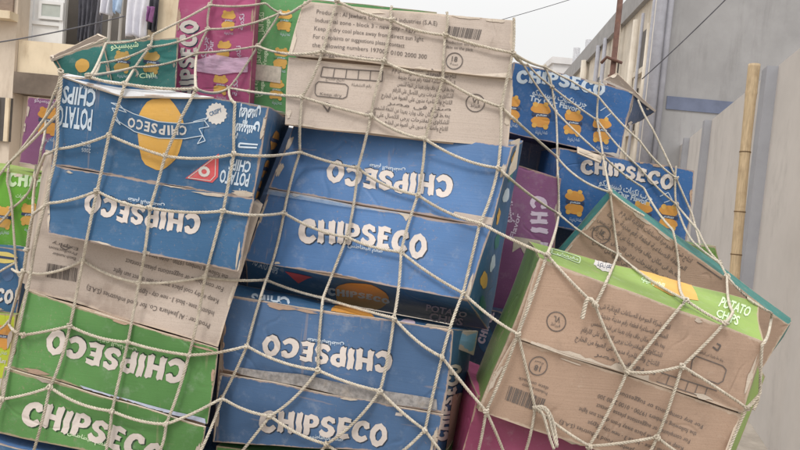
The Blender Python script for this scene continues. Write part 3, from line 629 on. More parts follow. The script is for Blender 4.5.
# left edge cartons
Q = Carton('purple carton with an orange burst, at the left edge behind the blue upside down carton', [(27, 96), (100, 104), (96, 174), (19, 163)], 2.10, 2, 0, .3, PURP, PURP)
F = Q.front; F.mb = Q.mb; flavour(F, Q.mb, [(48, 120)], BAND, 1.1, ORNG); F.chip(Q.mb, 52, 145, 6, 9, .5, BLUE); F.type(Q.mb, arabic('شيبسيكو'), (34, 101), (54, 103), 4, LILAC, .02); Q.done()
R_ = Carton('lime green carton with pale letters at the left edge, below the purple one', [(-60, 160), (44, 177), (34, 248), (-66, 238)], 2.02, 2, 0, .3, LIME, printed('apple_green_print', (96, 156, 48)))
F = R_.front; F.mb = R_.mb; F.word(R_.mb, (6, 184), (84, 196), 14, PALEG, None, .1); flavour(F, R_.mb, [(4, 216), (30, 214)], BAND, .9, CHIP); F.type(R_.mb, arabic('جرب نكهات'), (16, 196), (36, 199), 4, PALEG, .02); R_.done()
S = Carton('blue carton with a yellow picture at the left edge, between lime green and yellow ones', [(-60, 241), (27, 250), (17, 313), (-66, 304)], 1.98, 2, 0, .3, BLUE2, BLUE2)
F = S.front; F.mb = S.mb; F.chip(S.mb, 4, 258, 14, 6, .1, printed('label_straw', (196, 180, 104), 0), BAND, 3); F.word(S.mb, (-50, 294), (13, 303), 13, WHT, SHAD, .1); F.chip(S.mb, 8, 274, 6, 7, 0, SLATE); S.done()
T = Carton('yellow green carton with orange crisps at the left edge, below the small blue one', [(-60, 308), (16, 314), (8, 380), (-66, 372)], 1.97, 2, 0, .3, LIME, printed('yellow_green_print', (172, 186, 50)))
F = T.front; F.mb = T.mb; flavour(F, T.mb, [(2, 336)], BAND, 1.0, ORNG); F.type(T.mb, arabic('بطاطس'), (-8, 362), (7, 364), 5, WHT, .03); T.done()
# inner filler cartons behind the gaps, navy painted in for the shade there
for lb, q, d, m in (('filler carton in shade navy in the gap just above the scuffed purple one', [(470, 128), (580, 140), (575, 260), (465, 250)], 2.46, NAVY),
                    ('filler carton in shade navy deep in the gap between the two middle columns', [(200, 112), (330, 134), (320, 330), (190, 310)], 2.05, NAVY),
                    ('filler carton in shade navy deep in the gap between green and slate blue cartons', [(170, 330), (300, 345), (290, 500), (160, 490)], 2.02, NAVY)):
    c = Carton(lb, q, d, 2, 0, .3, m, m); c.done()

# ------------------------------------------------------------------ net
bpy.context.view_layer.update()
V_, F_ = [], []
for o in list(COL.objects):
    if o.type == 'MESH' and o.parent and o.parent.name.startswith('snack_carton'):
        k = len(V_); M = o.parent.matrix_world; off = o.parent.location
        V_ += [v.co + off for v in o.data.vertices]; F_ += [[k + i for i in p.vertices] for p in o.data.polygons]
BV = BVHTree.FromPolygons(V_, F_)
def hit(x, y):
    r = ray(x, y); L_ = r.length; h = BV.ray_cast(CAM, r.normalized(), 4.0)
    return h[3] / L_ if h[0] is not None else None
NODES = {}
def node_depth(x, y, rad=5):
    ds = [h for h in (hit(x + dx, y + dy) for dx in (-rad, 0, rad) for dy in (-rad, 0, rad)) if h]
    return min(ds) - .010 if ds else None
PATHS = [
 # down-running cords, left to right
 [(61, 72), (56, 90), (46, 116), (41, 150), (36, 178), (33, 212), (27, 250), (24, 271), (9, 324), (24, 335)],
 [(61, 72), (59, 100), (58, 132), (50, 180), (43, 212), (31, 271), (25, 300), (12, 357), (3, 399), (-4, 425)],
 [(150, 47), (134, 69), (125, 84), (109, 135), (97, 191), (83, 260), (70, 326), (50, 387), (32, 456)],
 [(213, -8), (210, 5), (208, 29), (197, 53), (196, 89), (181, 118), (165, 156), (150, 208), (139, 283), (128, 342), (112, 411), (105, 456)],
 [(312, -1), (300, 7), (280, 13), (258, 46), (229, 88), (235, 103), (234, 154), (223, 211), (205, 277), (189, 355), (166, 424), (157, 456)],
 [(340, -8), (337, 1), (323, 51), (302, 97), (300, 152), (284, 213), (266, 280), (247, 346), (222, 398), (198, 456)],
 [(392, 6), (392, 20), (384, 61), (371, 116), (358, 168), (347, 237), (323, 298), (318, 370), (270, 416), (238, 456)],
 [(447, 12), (445, 35), (443, 79), (425, 139), (418, 195), (401, 252), (394, 318), (380, 391), (326, 444), (314, 456)],
 [(514, 18), (513, 53), (501, 107), (498, 168), (480, 223), (463, 293), (442, 357), (425, 430), (396, 456)],
 [(545, 67), (552, 87), (556, 112), (557, 157), (559, 214), (547, 255), (518, 334), (486, 411), (477, 456)],
 [(600, 80), (597, 120), (603, 156), (610, 192), (618, 254), (595, 305)],
 [(676, 166), (676, 204), (694, 243), (720, 263), (727, 276), (733, 312), (725, 323), (682, 366), (657, 437), (648, 456)],
 # cross-running cords
 [(150, 47), (152, 35), (210, 5), (266, 3), (280, 13)], [(150, 47), (208, 29), (280, 13)],
 [(88, 76), (135, 67), (197, 53), (258, 46), (323, 51), (384, 61), (443, 79), (501, 107), (557, 157), (610, 192), (644, 216)],
 [(150, 47), (100, 63), (88, 76), (125, 84), (196, 89), (229, 88), (302, 97), (371, 116), (425, 139), (498, 168), (559, 214), (618, 254), (686, 300), (725, 323)],
 [(150, 36), (106, 43), (91, 75)],
 [(36, 178), (45, 154), (56, 149), (109, 135), (165, 156), (234, 154), (300, 152), (358, 168), (418, 195), (480, 223), (547, 255), (595, 305), (627, 372), (589, 446), (583, 456)],
 [(27, 250), (33, 214), (48, 203), (97, 191), (150, 208), (223, 211), (284, 213), (347, 237), (401, 252), (463, 293), (518, 334), (535, 408), (524, 456)],
 [(12, 269), (24, 271), (40, 274), (83, 260), (139, 283), (205, 277), (266, 280), (323, 298), (394, 318), (442, 357), (486, 411), (505, 456)],
 [(24, 335), (70, 326), (128, 342), (189, 355), (247, 346), (318, 370), (380, 391), (425, 430), (444, 456)],
 [(3, 399), (50, 387), (112, 411), (166, 424), (222, 398), (270, 416), (326, 444), (350, 458)],
 [(337, 1), (392, 20), (445, 35), (513, 53)],
 [(513, 53), (545, 67), (570, 80), (598, 96), (640, 141), (676, 178)],
 [(513, 53), (520, 59), (556, 112), (603, 156), (644, 188), (673, 230), (679, 270), (686, 300)],
 [(513, 53), (527, 64), (552, 87), (597, 120), (640, 168), (676, 204), (698, 230), (720, 263)],
 [(638, 100), (652, 128), (676, 178), (692, 214), (700, 246)],
 [(686, 300), (627, 372)], [(627, 372), (682, 366), (747, 408), (727, 456)], [(747, 408), (760, 394), (762, 345), (772, 313), (727, 276)],
 [(535, 408), (589, 446), (657, 437), (684, 456)],
 [(58, 100), (20, 151), (9, 163)], [(58, 114), (9, 163), (-4, 180)], [(9, 163), (7, 182), (12, 208), (15, 250), (17, 270), (24, 271)], [(36, 165), (30, 190), (12, 208), (-6, 228)], [(17, 262), (-4, 274)], [(9, 320), (-6, 332)],
]
from collections import Counter
cnt = Counter(p for path in PATHS for p in path)
DEF = {}
allp = list(cnt)
for p in allp: DEF[p] = node_depth(*p)
for p in allp:
    if DEF[p] is None:
        near = sorted((q for q in allp if DEF[q]), key=lambda q: (q[0] - p[0]) ** 2 + (q[1] - p[1]) ** 2)[:2]; DEF[p] = sum(DEF[q] for q in near) / 2
N3 = {p: P(p[0], p[1], DEF[p]) for p in allp}
def project(p):
    q = p - CAM; d = q.dot(FW); return 400 + q.dot(RT) / d * FP, 225 - q.dot(UP) / d * FP, d
ROPE = plain('cream_rope', (198, 189, 174), .9, 160, .22, .1, .0008, stain=((150, 134, 112), 7, None, .6))
def rope_pts(path, step=.0036):
    """a cord pulled taut from knot to knot, resting on whatever cardboard it meets"""
    pts = []; rr = random.Random(len(path) * 7 + path[0][0])
    for a, b in zip(path, path[1:]):
        A3, B3 = N3[a], N3[b]; n = max(3, int((B3 - A3).length / step)); sg = rr.uniform(.001, .010) * min(1.6, (B3 - A3).length / .15)
        side = RT * rr.uniform(-.004, .004)
        for k in range(n):
            t = k / n; pts.append(A3.lerp(B3, t) + (Vector((0, 0, -sg)) + side) * 4 * t * (1 - t))
    pts.append(N3[path[-1]])
    for _ in range(6): pts = [pts[0]] + [(pts[i - 1] + pts[i] * 2 + pts[i + 1]) / 4 for i in range(1, len(pts) - 1)] + [pts[-1]]
    pr = [project(p) for p in pts]; rays = [(p - CAM) / q[2] for p, q in zip(pts, pr)]; d = [q[2] for q in pr]; lim = []
    for x, y, _ in pr:
        hs = [h for h in (hit(x, y), hit(x + 2, y + 1), hit(x - 2, y - 1)) if h]; lim.append(min(hs) - .0055 if hs else 99)
    lim = [min(lim[max(0, i - 3):i + 4]) for i in range(len(lim))]
    n = len(d)
    for _ in range(3):      # nearest taut line in front of the boxes
        for q in range(140):
            d = [min(d[i], lim[i]) for i in range(n)]; d = [d[0]] + [d[i] * .4 + (d[i - 1] + d[i + 1]) * .3 for i in range(1, n - 1)] + [d[-1]]
    d = [min(d[i], lim[i]) for i in range(n)]
    for _ in range(3): d = [d[0]] + [(d[i - 1] + d[i] * 2 + d[i + 1]) / 4 for i in range(1, n - 1)] + [d[-1]]
    return [CAM + v * q for v, q in zip(rays, d)]
def rope(mb, pts, rad=.0035, pitch=.020, strands=3, k=6, taper=None):
    L_ = 0; ph = random.uniform(0, 6); nrm = (pts[1] - pts[0]).orthogonal().normalized(); rings = [[] for _ in range(strands)]
    for i, p in enumerate(pts):
        if i: L_ += (p - pts[i - 1]).length
        t = (pts[min(i + 1, len(pts) - 1)] - pts[max(i - 1, 0)]).normalized(); nrm = (nrm - t * nrm.dot(t)).normalized(); b = t.cross(nrm)
        rd = rad * (taper(i / (len(pts) - 1)) if taper else 1)
        for s_ in range(strands):
            a = ph + L_ / pitch * 6.2832 + s_ * 6.2832 / strands; o = nrm * math.cos(a) + b * math.sin(a); c = p + o * rd * .47; w = t.cross(o)
            rings[s_].append([mb.vert(c + (o * math.cos(q) + w * math.sin(q)) * rd * .58) for q in (6.2832 * j / k for j in range(k))])
    for rs in rings:
        for a, b in zip(rs, rs[1:]):
            for q in range(k): mb.face([a[q], a[(q + 1) % k], b[(q + 1) % k], b[q]], ROPE)
        mb.face(rs[0][::-1], ROPE); mb.face(rs[-1], ROPE)
mid = P(400, 225, 1.5)
net = empty('cargo_net', mid, 'knotted net of twisted cream rope stretched over the whole pile of cartons', 'net')
for path in PATHS:
    mb = MB(); rope(mb, rope_pts(path)); mb.build('cord', net, mid, True)
def knot(p3, seed, sc=1.0):
    rr = random.Random(seed); mb = MB(); ax = Vector((rr.uniform(-1, 1), rr.uniform(-.4, .4), rr.uniform(-1, 1))).normalized()
    a = ax.orthogonal().normalized(); b = ax.cross(a); pts = []
    for k in range(46):
        t = k / 45 * 6.2832 * 1.9 + rr.uniform(0, .0); pts.append(p3 - FW * .002 + (a * math.cos(t) + b * math.sin(t)) * .0052 * sc + ax * (k / 45 - .5) * .010 * sc)
    rope(mb, pts, .0030 * sc, .017); return mb
kn = sorted((p for p in allp if cnt[p] >= 2 and -5 < p[0] < 805 and -5 < p[1] < 455))
for i, p in enumerate(kn[:98]):
    knot(N3[p], i, .85 if DEF[p] < 1.9 else .95).build('knot', net, mid, True)
def tail(start, px, name='rope_end', r=.0036):
    d = DEF[start]; pts = [N3[start]]; ctrl = [P(start[0], start[1], d - .012)] + [P(x, y, (min([d - .012, (hit(x, y) or 9) - .012]))) for x, y in px]
    out = []
    for a, b in zip(ctrl, ctrl[1:]):
        n = max(3, int((b - a).length / .003)); out += [a.lerp(b, k / n) for k in range(n)]
    out.append(ctrl[-1])
    for _ in range(14): out = [out[0]] + [(out[i - 1] + out[i] * 2 + out[i + 1]) / 4 for i in range(1, len(out) - 1)] + [out[-1]]
    mb = MB(); rope(mb, out, r); mb.build(name, net, mid, True)
tail((595, 305), [(592, 298), (587, 297), (585, 306), (582, 319)], r=.0046)
tail((535, 408), [(543, 407), (549, 414), (552, 432), (557, 447)]); tail((535, 408), [(540, 405), (547, 408), (553, 420), (556, 436), (557, 446)]); tail((535, 408), [(541, 409), (545, 420), (551, 442), (554, 449)])
tail((747, 408), [(755, 402), (759, 394), (758, 402), (753, 410)])
tail((134, 69), [(138, 71), (139, 75), (136, 77)])

# ------------------------------------------------------------------ surroundings
gm = plain('bounce_concrete_road', (158, 150, 140), .9, 6, .2, .2, .01, stain=((134, 126, 118), 1.2))  # unseen road, made pale to bounce fill light up onto the pile
mb = MB(); mb.quad((-300, -300, 0), (300, -300, 0), (300, 300, 0), (-300, 300, 0), gm); tag(mb.build('ground'), kind='structure')

CONC = plain('cast_concrete', (198, 193, 189), .9, 1.2, .07, .15, .004, stain=((150, 146, 143), 1.6, (1, 1, .6), .5))
PIER = plain('pier_concrete', (156, 157, 163), .9, 2, .08, .15, .004, stain=((130, 130, 138), 3, (1, 1, .5), .4))
# right hand concrete wall with piers
vp = ray(605, 206); wd = Vector((vp.x, vp.y, 0)).normalized(); wn = Vector((-wd.y, wd.x, 0))          # along / towards the street (left)
w0 = P(800, 48, 5.4); ztop = w0.z
def wall_t(x, y): q = on_plane(x, y, w0, wn); return (q - w0).dot(wd)
def wp(t, out, z): q = w0 + wd * t + wn * out; return Vector((q.x, q.y, z))
def wbox(mb, t0, t1, o0, o1, z0, z1, m):
    mb.hexa([wp(t0, o1, z0), wp(t1, o1, z0), wp(t1, o1, z1), wp(t0, o1, z1)][::-1], [wp(t0, o0, z0), wp(t1, o0, z0), wp(t1, o0, z1), wp(t0, o0, z1)][::-1], m)
t1, t2, t3 = wall_t(779, 65), wall_t(712, 120), wall_t(690, 137)
wall = empty('concrete_wall', wp(t1, 0, 0), 'tall pale concrete wall with grey piers along the street at the right', 'wall')
ts = [-3.0, t1, t2, t3, t3 + (t3 - t2), t3 + 2 * (t3 - t2)]
for a, b in zip(ts, ts[1:]):
    mb = MB(); wbox(mb, a + .22 if a > -2.9 else a, b, -.2, 0, 0, ztop, CONC); mb.build('panel', wall, wall.location)
for a in ts[1:]:
    mb = MB(); wbox(mb, a, a + .22, -.25, .09, 0, ztop - .008, PIER); mb.build('pier', wall, wall.location)
# bamboo pole
BAM = plain('bamboo', (182, 161, 130), .6, 9, .2, .35, .001, (12, 12, 1), stain=((140, 116, 88), 8))
b0 = P(755, 64, 4.9); b1 = P(734, 275, 4.9); dr = (b0 - b1).normalized(); b2 = b1 - dr * (b1.z / dr.z)
pole = empty('bamboo_pole', b2, 'weathered bamboo pole leaning upright in front of the concrete wall', 'pole')
Lp = (b0 - b2).length; mb = MB(); pts, rad = [], []
nodes_ = [Lp - .20 - .38 * k - .04 * (k % 3) for k in range(20)]
k = 0
while k <= Lp + 1e-6:
    dd = min(abs(k - q) for q in nodes_); pts.append(b2 + dr * k + RT * .008 * math.sin(k * 2.1)); rad.append((.035 + .005 * max(0, min(1, (k - Lp + .5) / .45))) + (.0025 if dd < .014 else 0)); k += .02
mb.tube(pts, rad, BAM, 12); mb.build('cane', pole, b2, True)
for q in nodes_:
    if .1 < q < Lp - .3: mb = MB(); c = b2 + dr * q + RT * .008 * math.sin(q * 2.1); mb.tube([c - dr * .003, c + dr * .003], .0392, plain('bamboo_joint', (96, 74, 50), .8, 20), 12); mb.build('joint', pole, b2)

# right hand buildings
GREY = plain('grey_render', (158, 157, 158), .9, 1.1, .10, .1, .004, stain=((132, 130, 130), 1.6, (2, 2, .3), .6))
BEI = plain('beige_render', (208, 199, 186), .9, 1.5, .14, .1, .004, stain=((170, 154, 132), 3, (2, 2, .4), .6))
STR = plain('blue_grey_paint', (108, 116, 138), .8, 3, .12)
DARK = plain('dark_opening', (84, 80, 78), .5, 3, .2, .5)
PIPEM = plain('grey_pipe', (156, 156, 164), .5, 4, .12)
bz = 14.0
c_ = on_y(657, 100, bz); xr = on_y(900, 100, bz).x
bld = empty('grey_building', Vector((c_.x, bz, 0)), 'big grey rendered building with a blue painted stripe, behind the concrete wall', 'building')
fv = ray(461, 193); fd = Vector((fv.x, fv.y, 0)).normalized(); fn = Vector((-fd.y, fd.x, 0))
def fac(x, y): return on_plane(x, y, c_, fn)
zr = fac(608, 16).z; tlen = (fac(553, 78) - c_).dot(fd)
hg = zr
def gp(t, o, z): q = c_ + fd * t + fn * o; return Vector((q.x, q.y, z))
mb = MB(); yb = c_.y + fd.y * tlen
mb.hexa([(c_.x, bz, 0), (xr, bz, 0), (xr, bz, zr + 3), (c_.x, bz, zr + 3)], [(c_.x + .03, bz + .34, 0), (xr, bz + .34, 0), (xr, bz + .34, zr + 3), (c_.x + .03, bz + .34, zr + 3)], GREY); mb.build('wall', bld, bld.location)
s0 = on_y(667, 96, bz); s1 = on_y(760, 116, bz)
mb = MB(); mb.box((s0.x, bz - .02, s1.z - .03), (xr, bz - .003, s0.z), STR); mb.build('painted_stripe', bld, bld.location)
for px, rr_ in ((669, .06), (660, .10)):
    q = on_y(px, 20, bz - .2); mb = MB(); mb.tube([(q.x, bz - .2, 0), (q.x, bz - .2, zr + 2.5)], rr_, PIPEM, 10); mb.build('drain_pipe', bld, bld.location, True)
# facade running away
row = empty('beige_building', gp(0, 0, 0), 'beige terrace of flats with small dark windows, running down the street behind the cartons', 'building')
mb = MB(); a0, a1 = .35, tlen
def fbox(t0, t1, o0, o1, z0, z1, m): mb.hexa([gp(t0, o1, z0), gp(t0, o1, z1), gp(t1, o1, z1), gp(t1, o1, z0)], [gp(t0, o0, z0), gp(t0, o0, z1), gp(t1, o0, z1), gp(t1, o0, z0)], m)
fbox(a0, a1, -5, -.25 + .0, 0, zr - .55, BEI); mb.build('wall', row, row.location)
mb = MB(); fbox(a0 - .0, a1 + .2, -5.1, -.12, zr - .55, zr, plain('grey_parapet', (150, 148, 148), .9, 3, .12)); mb.build('parapet', row, row.location)
for (x, y0, y1, wpx) in ((637, 28, 66, .8), (607, 64, 78, .8), (590, 78, 90, .7), (650, 0, 20, .7), (624, 90, 130, .8)):
    q0, q1 = fac(x, y0), fac(x, y1); tt = (q0 - c_).dot(fd)
    mb = MB(); fbox(tt - wpx / 2, tt + wpx / 2, -.30, -.22, q1.z, q0.z, DARK); w_ = mb.build('window', row, row.location)
    mb = MB(); fbox(tt - wpx / 2 - .1, tt + wpx / 2 + .1, -.24, -.12, q1.z - .12, q1.z, BEI); mb.build('sill', w_, row.location)
for x, m, r_ in ((645, PIPEM, .07), (641, BEI, .05), (651, PIPEM, .035), (655, BEI, .06), (634, PIPEM, .035), (612, BEI, .06), (594, PIPEM, .07), (649, BEI, .09), (653, PIPEM, .05), (628, BEI, .08), (600, PIPEM, .06), (582, BEI, .12), (657, plain('old_pipe', (176, 168, 160), .6), .07)):
    q = fac(x, 60); tt = (q - c_).dot(fd); mb = MB(); mb.tube([gp(tt, -.1, 0), gp(tt, -.1, zr - .5 - .4 * (x % 3))], r_, m, 8); mb.build('drain_pipe', row, row.location, True)
# rusty steel post
q = P(616, 40, 9.0); rp = empty('steel_post', (q.x, q.y, 0), 'rusty brown steel post with a bracket, rising behind the raised carton flap', 'post')
RUST = plain('rusty_steel', (104, 78, 70), .8, 7, .3, .3, .003, stain=((132, 92, 72), 12))
mb = MB(); mb.tube([(q.x, q.y, 0), (q.x, q.y, q.z - .45), (q.x, q.y, q.z - .44), (q.x, q.y, q.z + 1.4)], [.055, .055, .036, .036], RUST, 12); mb.build('tube', rp, rp.location, True)
mb = MB(); z_ = P(616, 62, 9.0).z; mb.tube([(q.x - .16, q.y, z_ - .03), (q.x - .10, q.y - .02, z_ + .05), (q.x, q.y - .06, z_ + .01), (q.x + .10, q.y, z_)], .02, RUST, 8); mb.build('bracket', rp, rp.location, True)
# far white house
a = on_y(554, 57, 34); b = on_y(600, 76, 34); WHM = plain('white_render', (214, 212, 212), .9, 2, .06)
far = empty('white_house', ((a.x + b.x) / 2, 34, 0), 'pale white house far down the street under the open sky', 'house')
mb = MB(); mb.box((a.x, 34, 0), (b.x, 40, a.z - .3), WHM); mb.build('wall', far, far.location)
mb = MB(); mb.box((a.x - .1, 33.9, a.z - .3), (b.x + .1, 40.1, a.z), WHM); mb.build('parapet', far, far.location)
for k, x in enumerate((589, 595, 577)):
    q = on_y(x, 40 + k * 4, 30); o = MB(); o.tube([(q.x, 30, 0), (q.x, 30, q.z)], .14, plain('post_grey', (176, 176, 180), .7), 8)
    tag(o.build('vent_pipe', None, (q.x, 30, 0), True), ['tall pale vent pipe beside the white house, the highest of three', 'pale vent pipe nearest the beige terrace', 'short pale vent pipe in front of the white house'][k], 'pipe', 'vent pipes by the white house')

# left hand apartment block
LB = plain('tan_render', (208, 194, 178), .92, 1.3, .10, .1, .004, stain=((160, 142, 124), 2.2, (2, 2, .5), .55))
LB2 = plain('cream_render', (220, 204, 178), .92, 1.6, .10, .1, .004, stain=((176, 150, 118), 3, (2, 2, .6), .6))
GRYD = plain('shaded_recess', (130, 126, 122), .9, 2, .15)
WPT = plain('white_paint', (222, 222, 222), .5, 6, .05); GLS = plain('frosted_glass', (176, 182, 176), .2, 8, .08, .5); DK = plain('dark_cloth', (92, 92, 100), .95, 14, .3, .1, .01, (8, 1, 1))
Y0, Y1, Y2 = 7.25, 7.3, 8.2
def rect(x0, y0, x1, y1, Y): a = on_y(x0, y0, Y); b = on_y(x1, y1, Y); return a.x, b.z, b.x, a.z
apt = empty('apartment_block', on_y(60, 100, Y1) * 1.0, 'tan apartment block with a white balcony door and hanging washing, at the left', 'building')
apt.location.z = 0; AL = Vector(apt.location)
def part(name, x0, z0, x1, z1, ya, yb, m, par=None): mb = MB(); mb.box((x0, ya, z0), (x1, yb, z1), m); return mb.build(name, par or apt, AL)
lx = on_y(33, 60, Y1 + .3).x; zt = 9.0
part('wing', lx - 6, 0, lx, zt, Y0, Y0 + 6, LB)
x0, z0, x1, z1 = rect(33, 41, 182, 87, Y1); part('parapet', lx + .003, z0, x1, z1, Y1, Y1 + .15, LB2)
part('balcony_slab', lx + .003, z0 - .22, x1, z0 - .003, Y1 - .05, Y2 + .3, plain('slab_shade', (120, 108, 98), .9, 3))  # shade below the balcony floor put into the slab colour
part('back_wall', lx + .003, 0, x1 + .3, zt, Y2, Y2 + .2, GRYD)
xx = rect(150, 0, 182, 41, Y1)[0]; part('pillar', xx, z1 + .003, rect(150, 0, 285, 41, Y1)[2], zt, Y1 + .002, Y1 + .6, LB2)
part('lower_wall', lx + .003, 0, x1 + .9, z0 - .225, Y1 + .15, Y1 + .35, LB)
dx0, dz0, dx1, dz1 = rect(34, -30, 66, 40, Y1 + .25); d = part('door', dx0, z1 - .03, dx1, dz1, Y1 + .2, Y1 + .25, WPT)
px0, pz0, px1, pz1 = rect(43, 4, 61, 18, Y1 + .19); part('pane', px0, pz0, px1, pz1, Y1 + .175, Y1 + .198, GLS, d)
fr = MB()
for a, b in (((px0 - .03, pz0 - .03), (px1 + .03, pz0)), ((px0 - .03, pz1), (px1 + .03, pz1 + .03)), ((px0 - .03, pz0), (px0, pz1)), ((px1, pz0), (px1 + .03, pz1))): fr.box((a[0], Y1 + .165, a[1]), (b[0], Y1 + .199, b[1]), WPT)
for a in (dx0 + .004, dx1 - .05): fr.box((a, Y1 + .18, z1), (a + .045, Y1 + .199, dz1), WPT)
fr.box((dx0 + .05, Y1 + .18, pz0 - .09), (dx1 - .051, Y1 + .199, pz0 - .05), WPT)
fr.build('frame', d, AL)
for px in (105, 116, 134):
    q = on_y(px, 30, Y1 - .05); mb = MB(); mb.tube([(q.x, Y1 + .05, z1), (q.x, Y1 + .05, z1 + 1.1)], .018, WPT, 8); mb.build('railing_post', apt, AL, True)
q = rect(80, 0, 160, 22, Y1); mb = MB(); mb.tube([(q[0], Y1 + .05, z1 + .62), (q[2], Y1 + .05, z1 + .62)], .014, WPT, 8); mb.build('railing_bar', apt, AL, True)
w = rect(-6, 97, 11, 142, Y0); wi = part('window', w[0], w[1], w[2], w[3], Y0 - .03, Y0 - .004, DARK)
part('frame', w[2] - .05, w[1], w[2] - .01, w[3], Y0 - .06, Y0 - .031, LB2, wi); part('frame', w[0], w[1], w[0] + .08, w[3], Y0 - .06, Y0 - .031, LB2, wi)
w = rect(-20, -30, 14, 14, Y0); wi = part('window', w[0], w[1], w[2], w[3], Y0 - .03, Y0 - .004, plain('shutter_brown', (140, 124, 112), .8, 20, .2, .2, 0, (1, 1, 14))); part('sill', w[0], w[1] - .08, w[2] + .05, w[1] - .003, Y0 - .16, Y0 - .004, LB2, wi)
# washing
def cloth(name, label, x0, y0, x1, y1, Y, m, seed, folds=3, taper=0.0):
    a = on_y(x0, y0, Y); b = on_y(x1, y1, Y); mb = MB(); nx, nz = 18, 14; rr = random.Random(seed); ph = rr.uniform(0, 6); g = [[], []]
    for s_ in (0, 1):
        for j in range(nz + 1):
            v = j / nz; r = []
            for i in range(nx + 1):
                u = i / nx; w_ = 1 - taper * v; x = a.x + (b.x - a.x) * (.5 + (u - .5) * w_ + .03 * math.sin(v * 5 + ph)); z = a.z + (b.z - a.z) * (v + .03 * v * math.sin(u * 9 + ph))
                y = Y + .035 * (.3 + v) * math.sin(u * folds * 6.28 + ph + v) + s_ * .006; r.append(mb.vert((x, y, z)))
            g[s_].append(r)
    for s_ in (0, 1):
        for j in range(nz):
            for i in range(nx): q = [g[s_][j][i], g[s_][j][i + 1], g[s_][j + 1][i + 1], g[s_][j + 1][i]]; mb.face(q if s_ else q[::-1], m)
    rim = lambda G: G[0] + [r[-1] for r in G[1:]] + G[-1][-2::-1] + [r[0] for r in G[-2:0:-1]]
    r0, r1 = rim(g[0]), rim(g[1])
    for i in range(len(r0)): k = (i + 1) % len(r0); mb.face([r0[i], r0[k], r1[k], r1[i]], m)
    o = Vector(((a.x + b.x) / 2, Y, b.z)); tag(mb.build(name, None, o, True), label, 'laundry', 'washing on the balcony')
WC = plain('white_cotton', (216, 216, 224), .9, 10, .08, .1); LC = plain('pale_blue_cotton', (178, 198, 222), .9, 10, .2, .1); PC = plain('purple_cotton', (146, 100, 146), .9, 10, .2, .1)
cloth('hanging_shirt', 'white shirt hung on the balcony, next to the dark drapes', 100, -14, 112, 15, Y1 - .12, WC, 1, 2, .1)
cloth('hanging_towel', 'pale blue and white towel hung between two white shirts', 112, -14, 122, 13, Y1 - .16, LC, 2, 1, .3)
cloth('hanging_sheet', 'long white cloth hung on the balcony, the longest of the washing', 127, -14, 146, 38, Y1 - .2, WC, 3, 3, .1)
cloth('hanging_scarf', 'small purple cloth hung at the right end of the washing', 146, 6, 153, 22, Y1 - .24, PC, 4, 2, .4)
cloth('hanging_trousers', 'dark garment hung behind the purple cloth', 150, -10, 158, 32, Y1 - .05, DK, 5, 2, .3)
cloth('hanging_drape', 'dark grey drape hung beside the white balcony door', 80, -14, 91, 44, Y1 + .12, DK, 6, 3, .2)
cloth('hanging_drape', 'dark grey drape hung beside the white shirt', 90, -14, 101, 42, Y1 + .16, plain('grey_cloth', (122, 122, 130), .95, 14, .3, .1, .01, (8, 1, 1)), 7, 2, .1)
q0 = on_y(78, -14, Y1 - .15); q1 = on_y(160, -14, Y1 - .15); mb = MB(); mb.tube([(q0.x, Y1 - .15, max(q0.z, q1.z)), (q1.x + .5, Y1 - .15, max(q0.z, q1.z))], .006, PIPEM, 6); tag(mb.build('washing_line', None, (q0.x, Y1 - .15, q0.z)), 'washing line strung along the balcony', 'washing line')
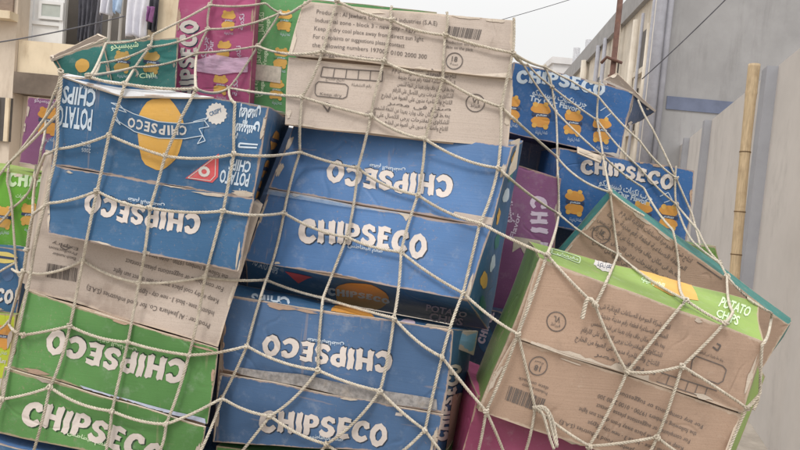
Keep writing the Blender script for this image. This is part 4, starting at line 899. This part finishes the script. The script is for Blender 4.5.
# wires
WIRE = plain('cable', (92, 92, 98), .6, 5)
def wire(a, b, r, sag, label):
    pts = [a.lerp(b, t / 24) + Vector((0, 0, -sag * 4 * (t / 24) * (1 - t / 24))) for t in range(25)]; mb = MB(); mb.tube(pts, r, WIRE, 6); tag(mb.build('overhead_cable', None, pts[0], True), label, 'cable', 'overhead cables')
wire(P(770, -46, 12), P(642, 79, 13.4), .011, .05, 'dark cable slanting across the grey building')
wire(P(400, 45, 26), P(600, -10, 26), .012, .1, 'thin cable crossing the open sky')
wire(P(-20, 45, 6.2), P(125, 16, 6.6), .006, .02, 'thin cable running past the white balcony door')

# ------------------------------------------------------------------ light
w = bpy.data.worlds.new('World'); SC.world = w; w.use_nodes = True; nt = w.node_tree
bg = nt.nodes['Background']
SUN_EL, SUN_AZ = R(58), R(205)
sky = nt.nodes.new('ShaderNodeTexSky'); sky.sky_type = 'NISHITA'; sky.sun_disc = False; sky.sun_elevation = SUN_EL; sky.sun_rotation = SUN_AZ; sky.air_density = 1.5; sky.dust_density = 6
tc = nt.nodes.new('ShaderNodeTexCoord'); sx = nt.nodes.new('ShaderNodeSeparateXYZ'); nt.links.new(tc.outputs['Generated'], sx.inputs[0])
cr = nt.nodes.new('ShaderNodeMapRange'); cr.interpolation_type = 'SMOOTHSTEP'; nt.links.new(sx.outputs[2], cr.inputs[0])
cr.inputs[1].default_value = .15; cr.inputs[2].default_value = .95; cr.inputs[3].default_value = 8.4; cr.inputs[4].default_value = 17.0
cl = nt.nodes.new('ShaderNodeMix'); cl.data_type = 'RGBA'; cl.blend_type = 'MULTIPLY'; cl.inputs[0].default_value = 1; cl.inputs[6].default_value = (1, .995, .985, 1); nt.links.new(cr.outputs[0], cl.inputs[7])
mx = nt.nodes.new('ShaderNodeMix'); mx.data_type = 'RGBA'; mx.inputs[0].default_value = .92; nt.links.new(sky.outputs[0], mx.inputs[6]); nt.links.new(cl.outputs[2], mx.inputs[7])
nt.links.new(mx.outputs[2], bg.inputs[0]); bg.inputs[1].default_value = .1
sl = bpy.data.lights.new('sun', 'SUN'); sl.energy = 1.3; sl.angle = R(14); sl.color = (1, .96, .9)
so = bpy.data.objects.new('sun', sl); COL.objects.link(so)
sd = Vector((math.sin(SUN_AZ) * math.cos(SUN_EL), math.cos(SUN_AZ) * math.cos(SUN_EL), math.sin(SUN_EL)))   # towards the sun
so.rotation_euler = (-sd).to_track_quat('-Z', 'Y').to_euler()
SC.view_settings.view_transform = 'Standard'; SC.view_settings.look = 'None'; SC.view_settings.gamma = 1; SC.view_settings.exposure = .18; SC.view_settings.use_curve_mapping = False
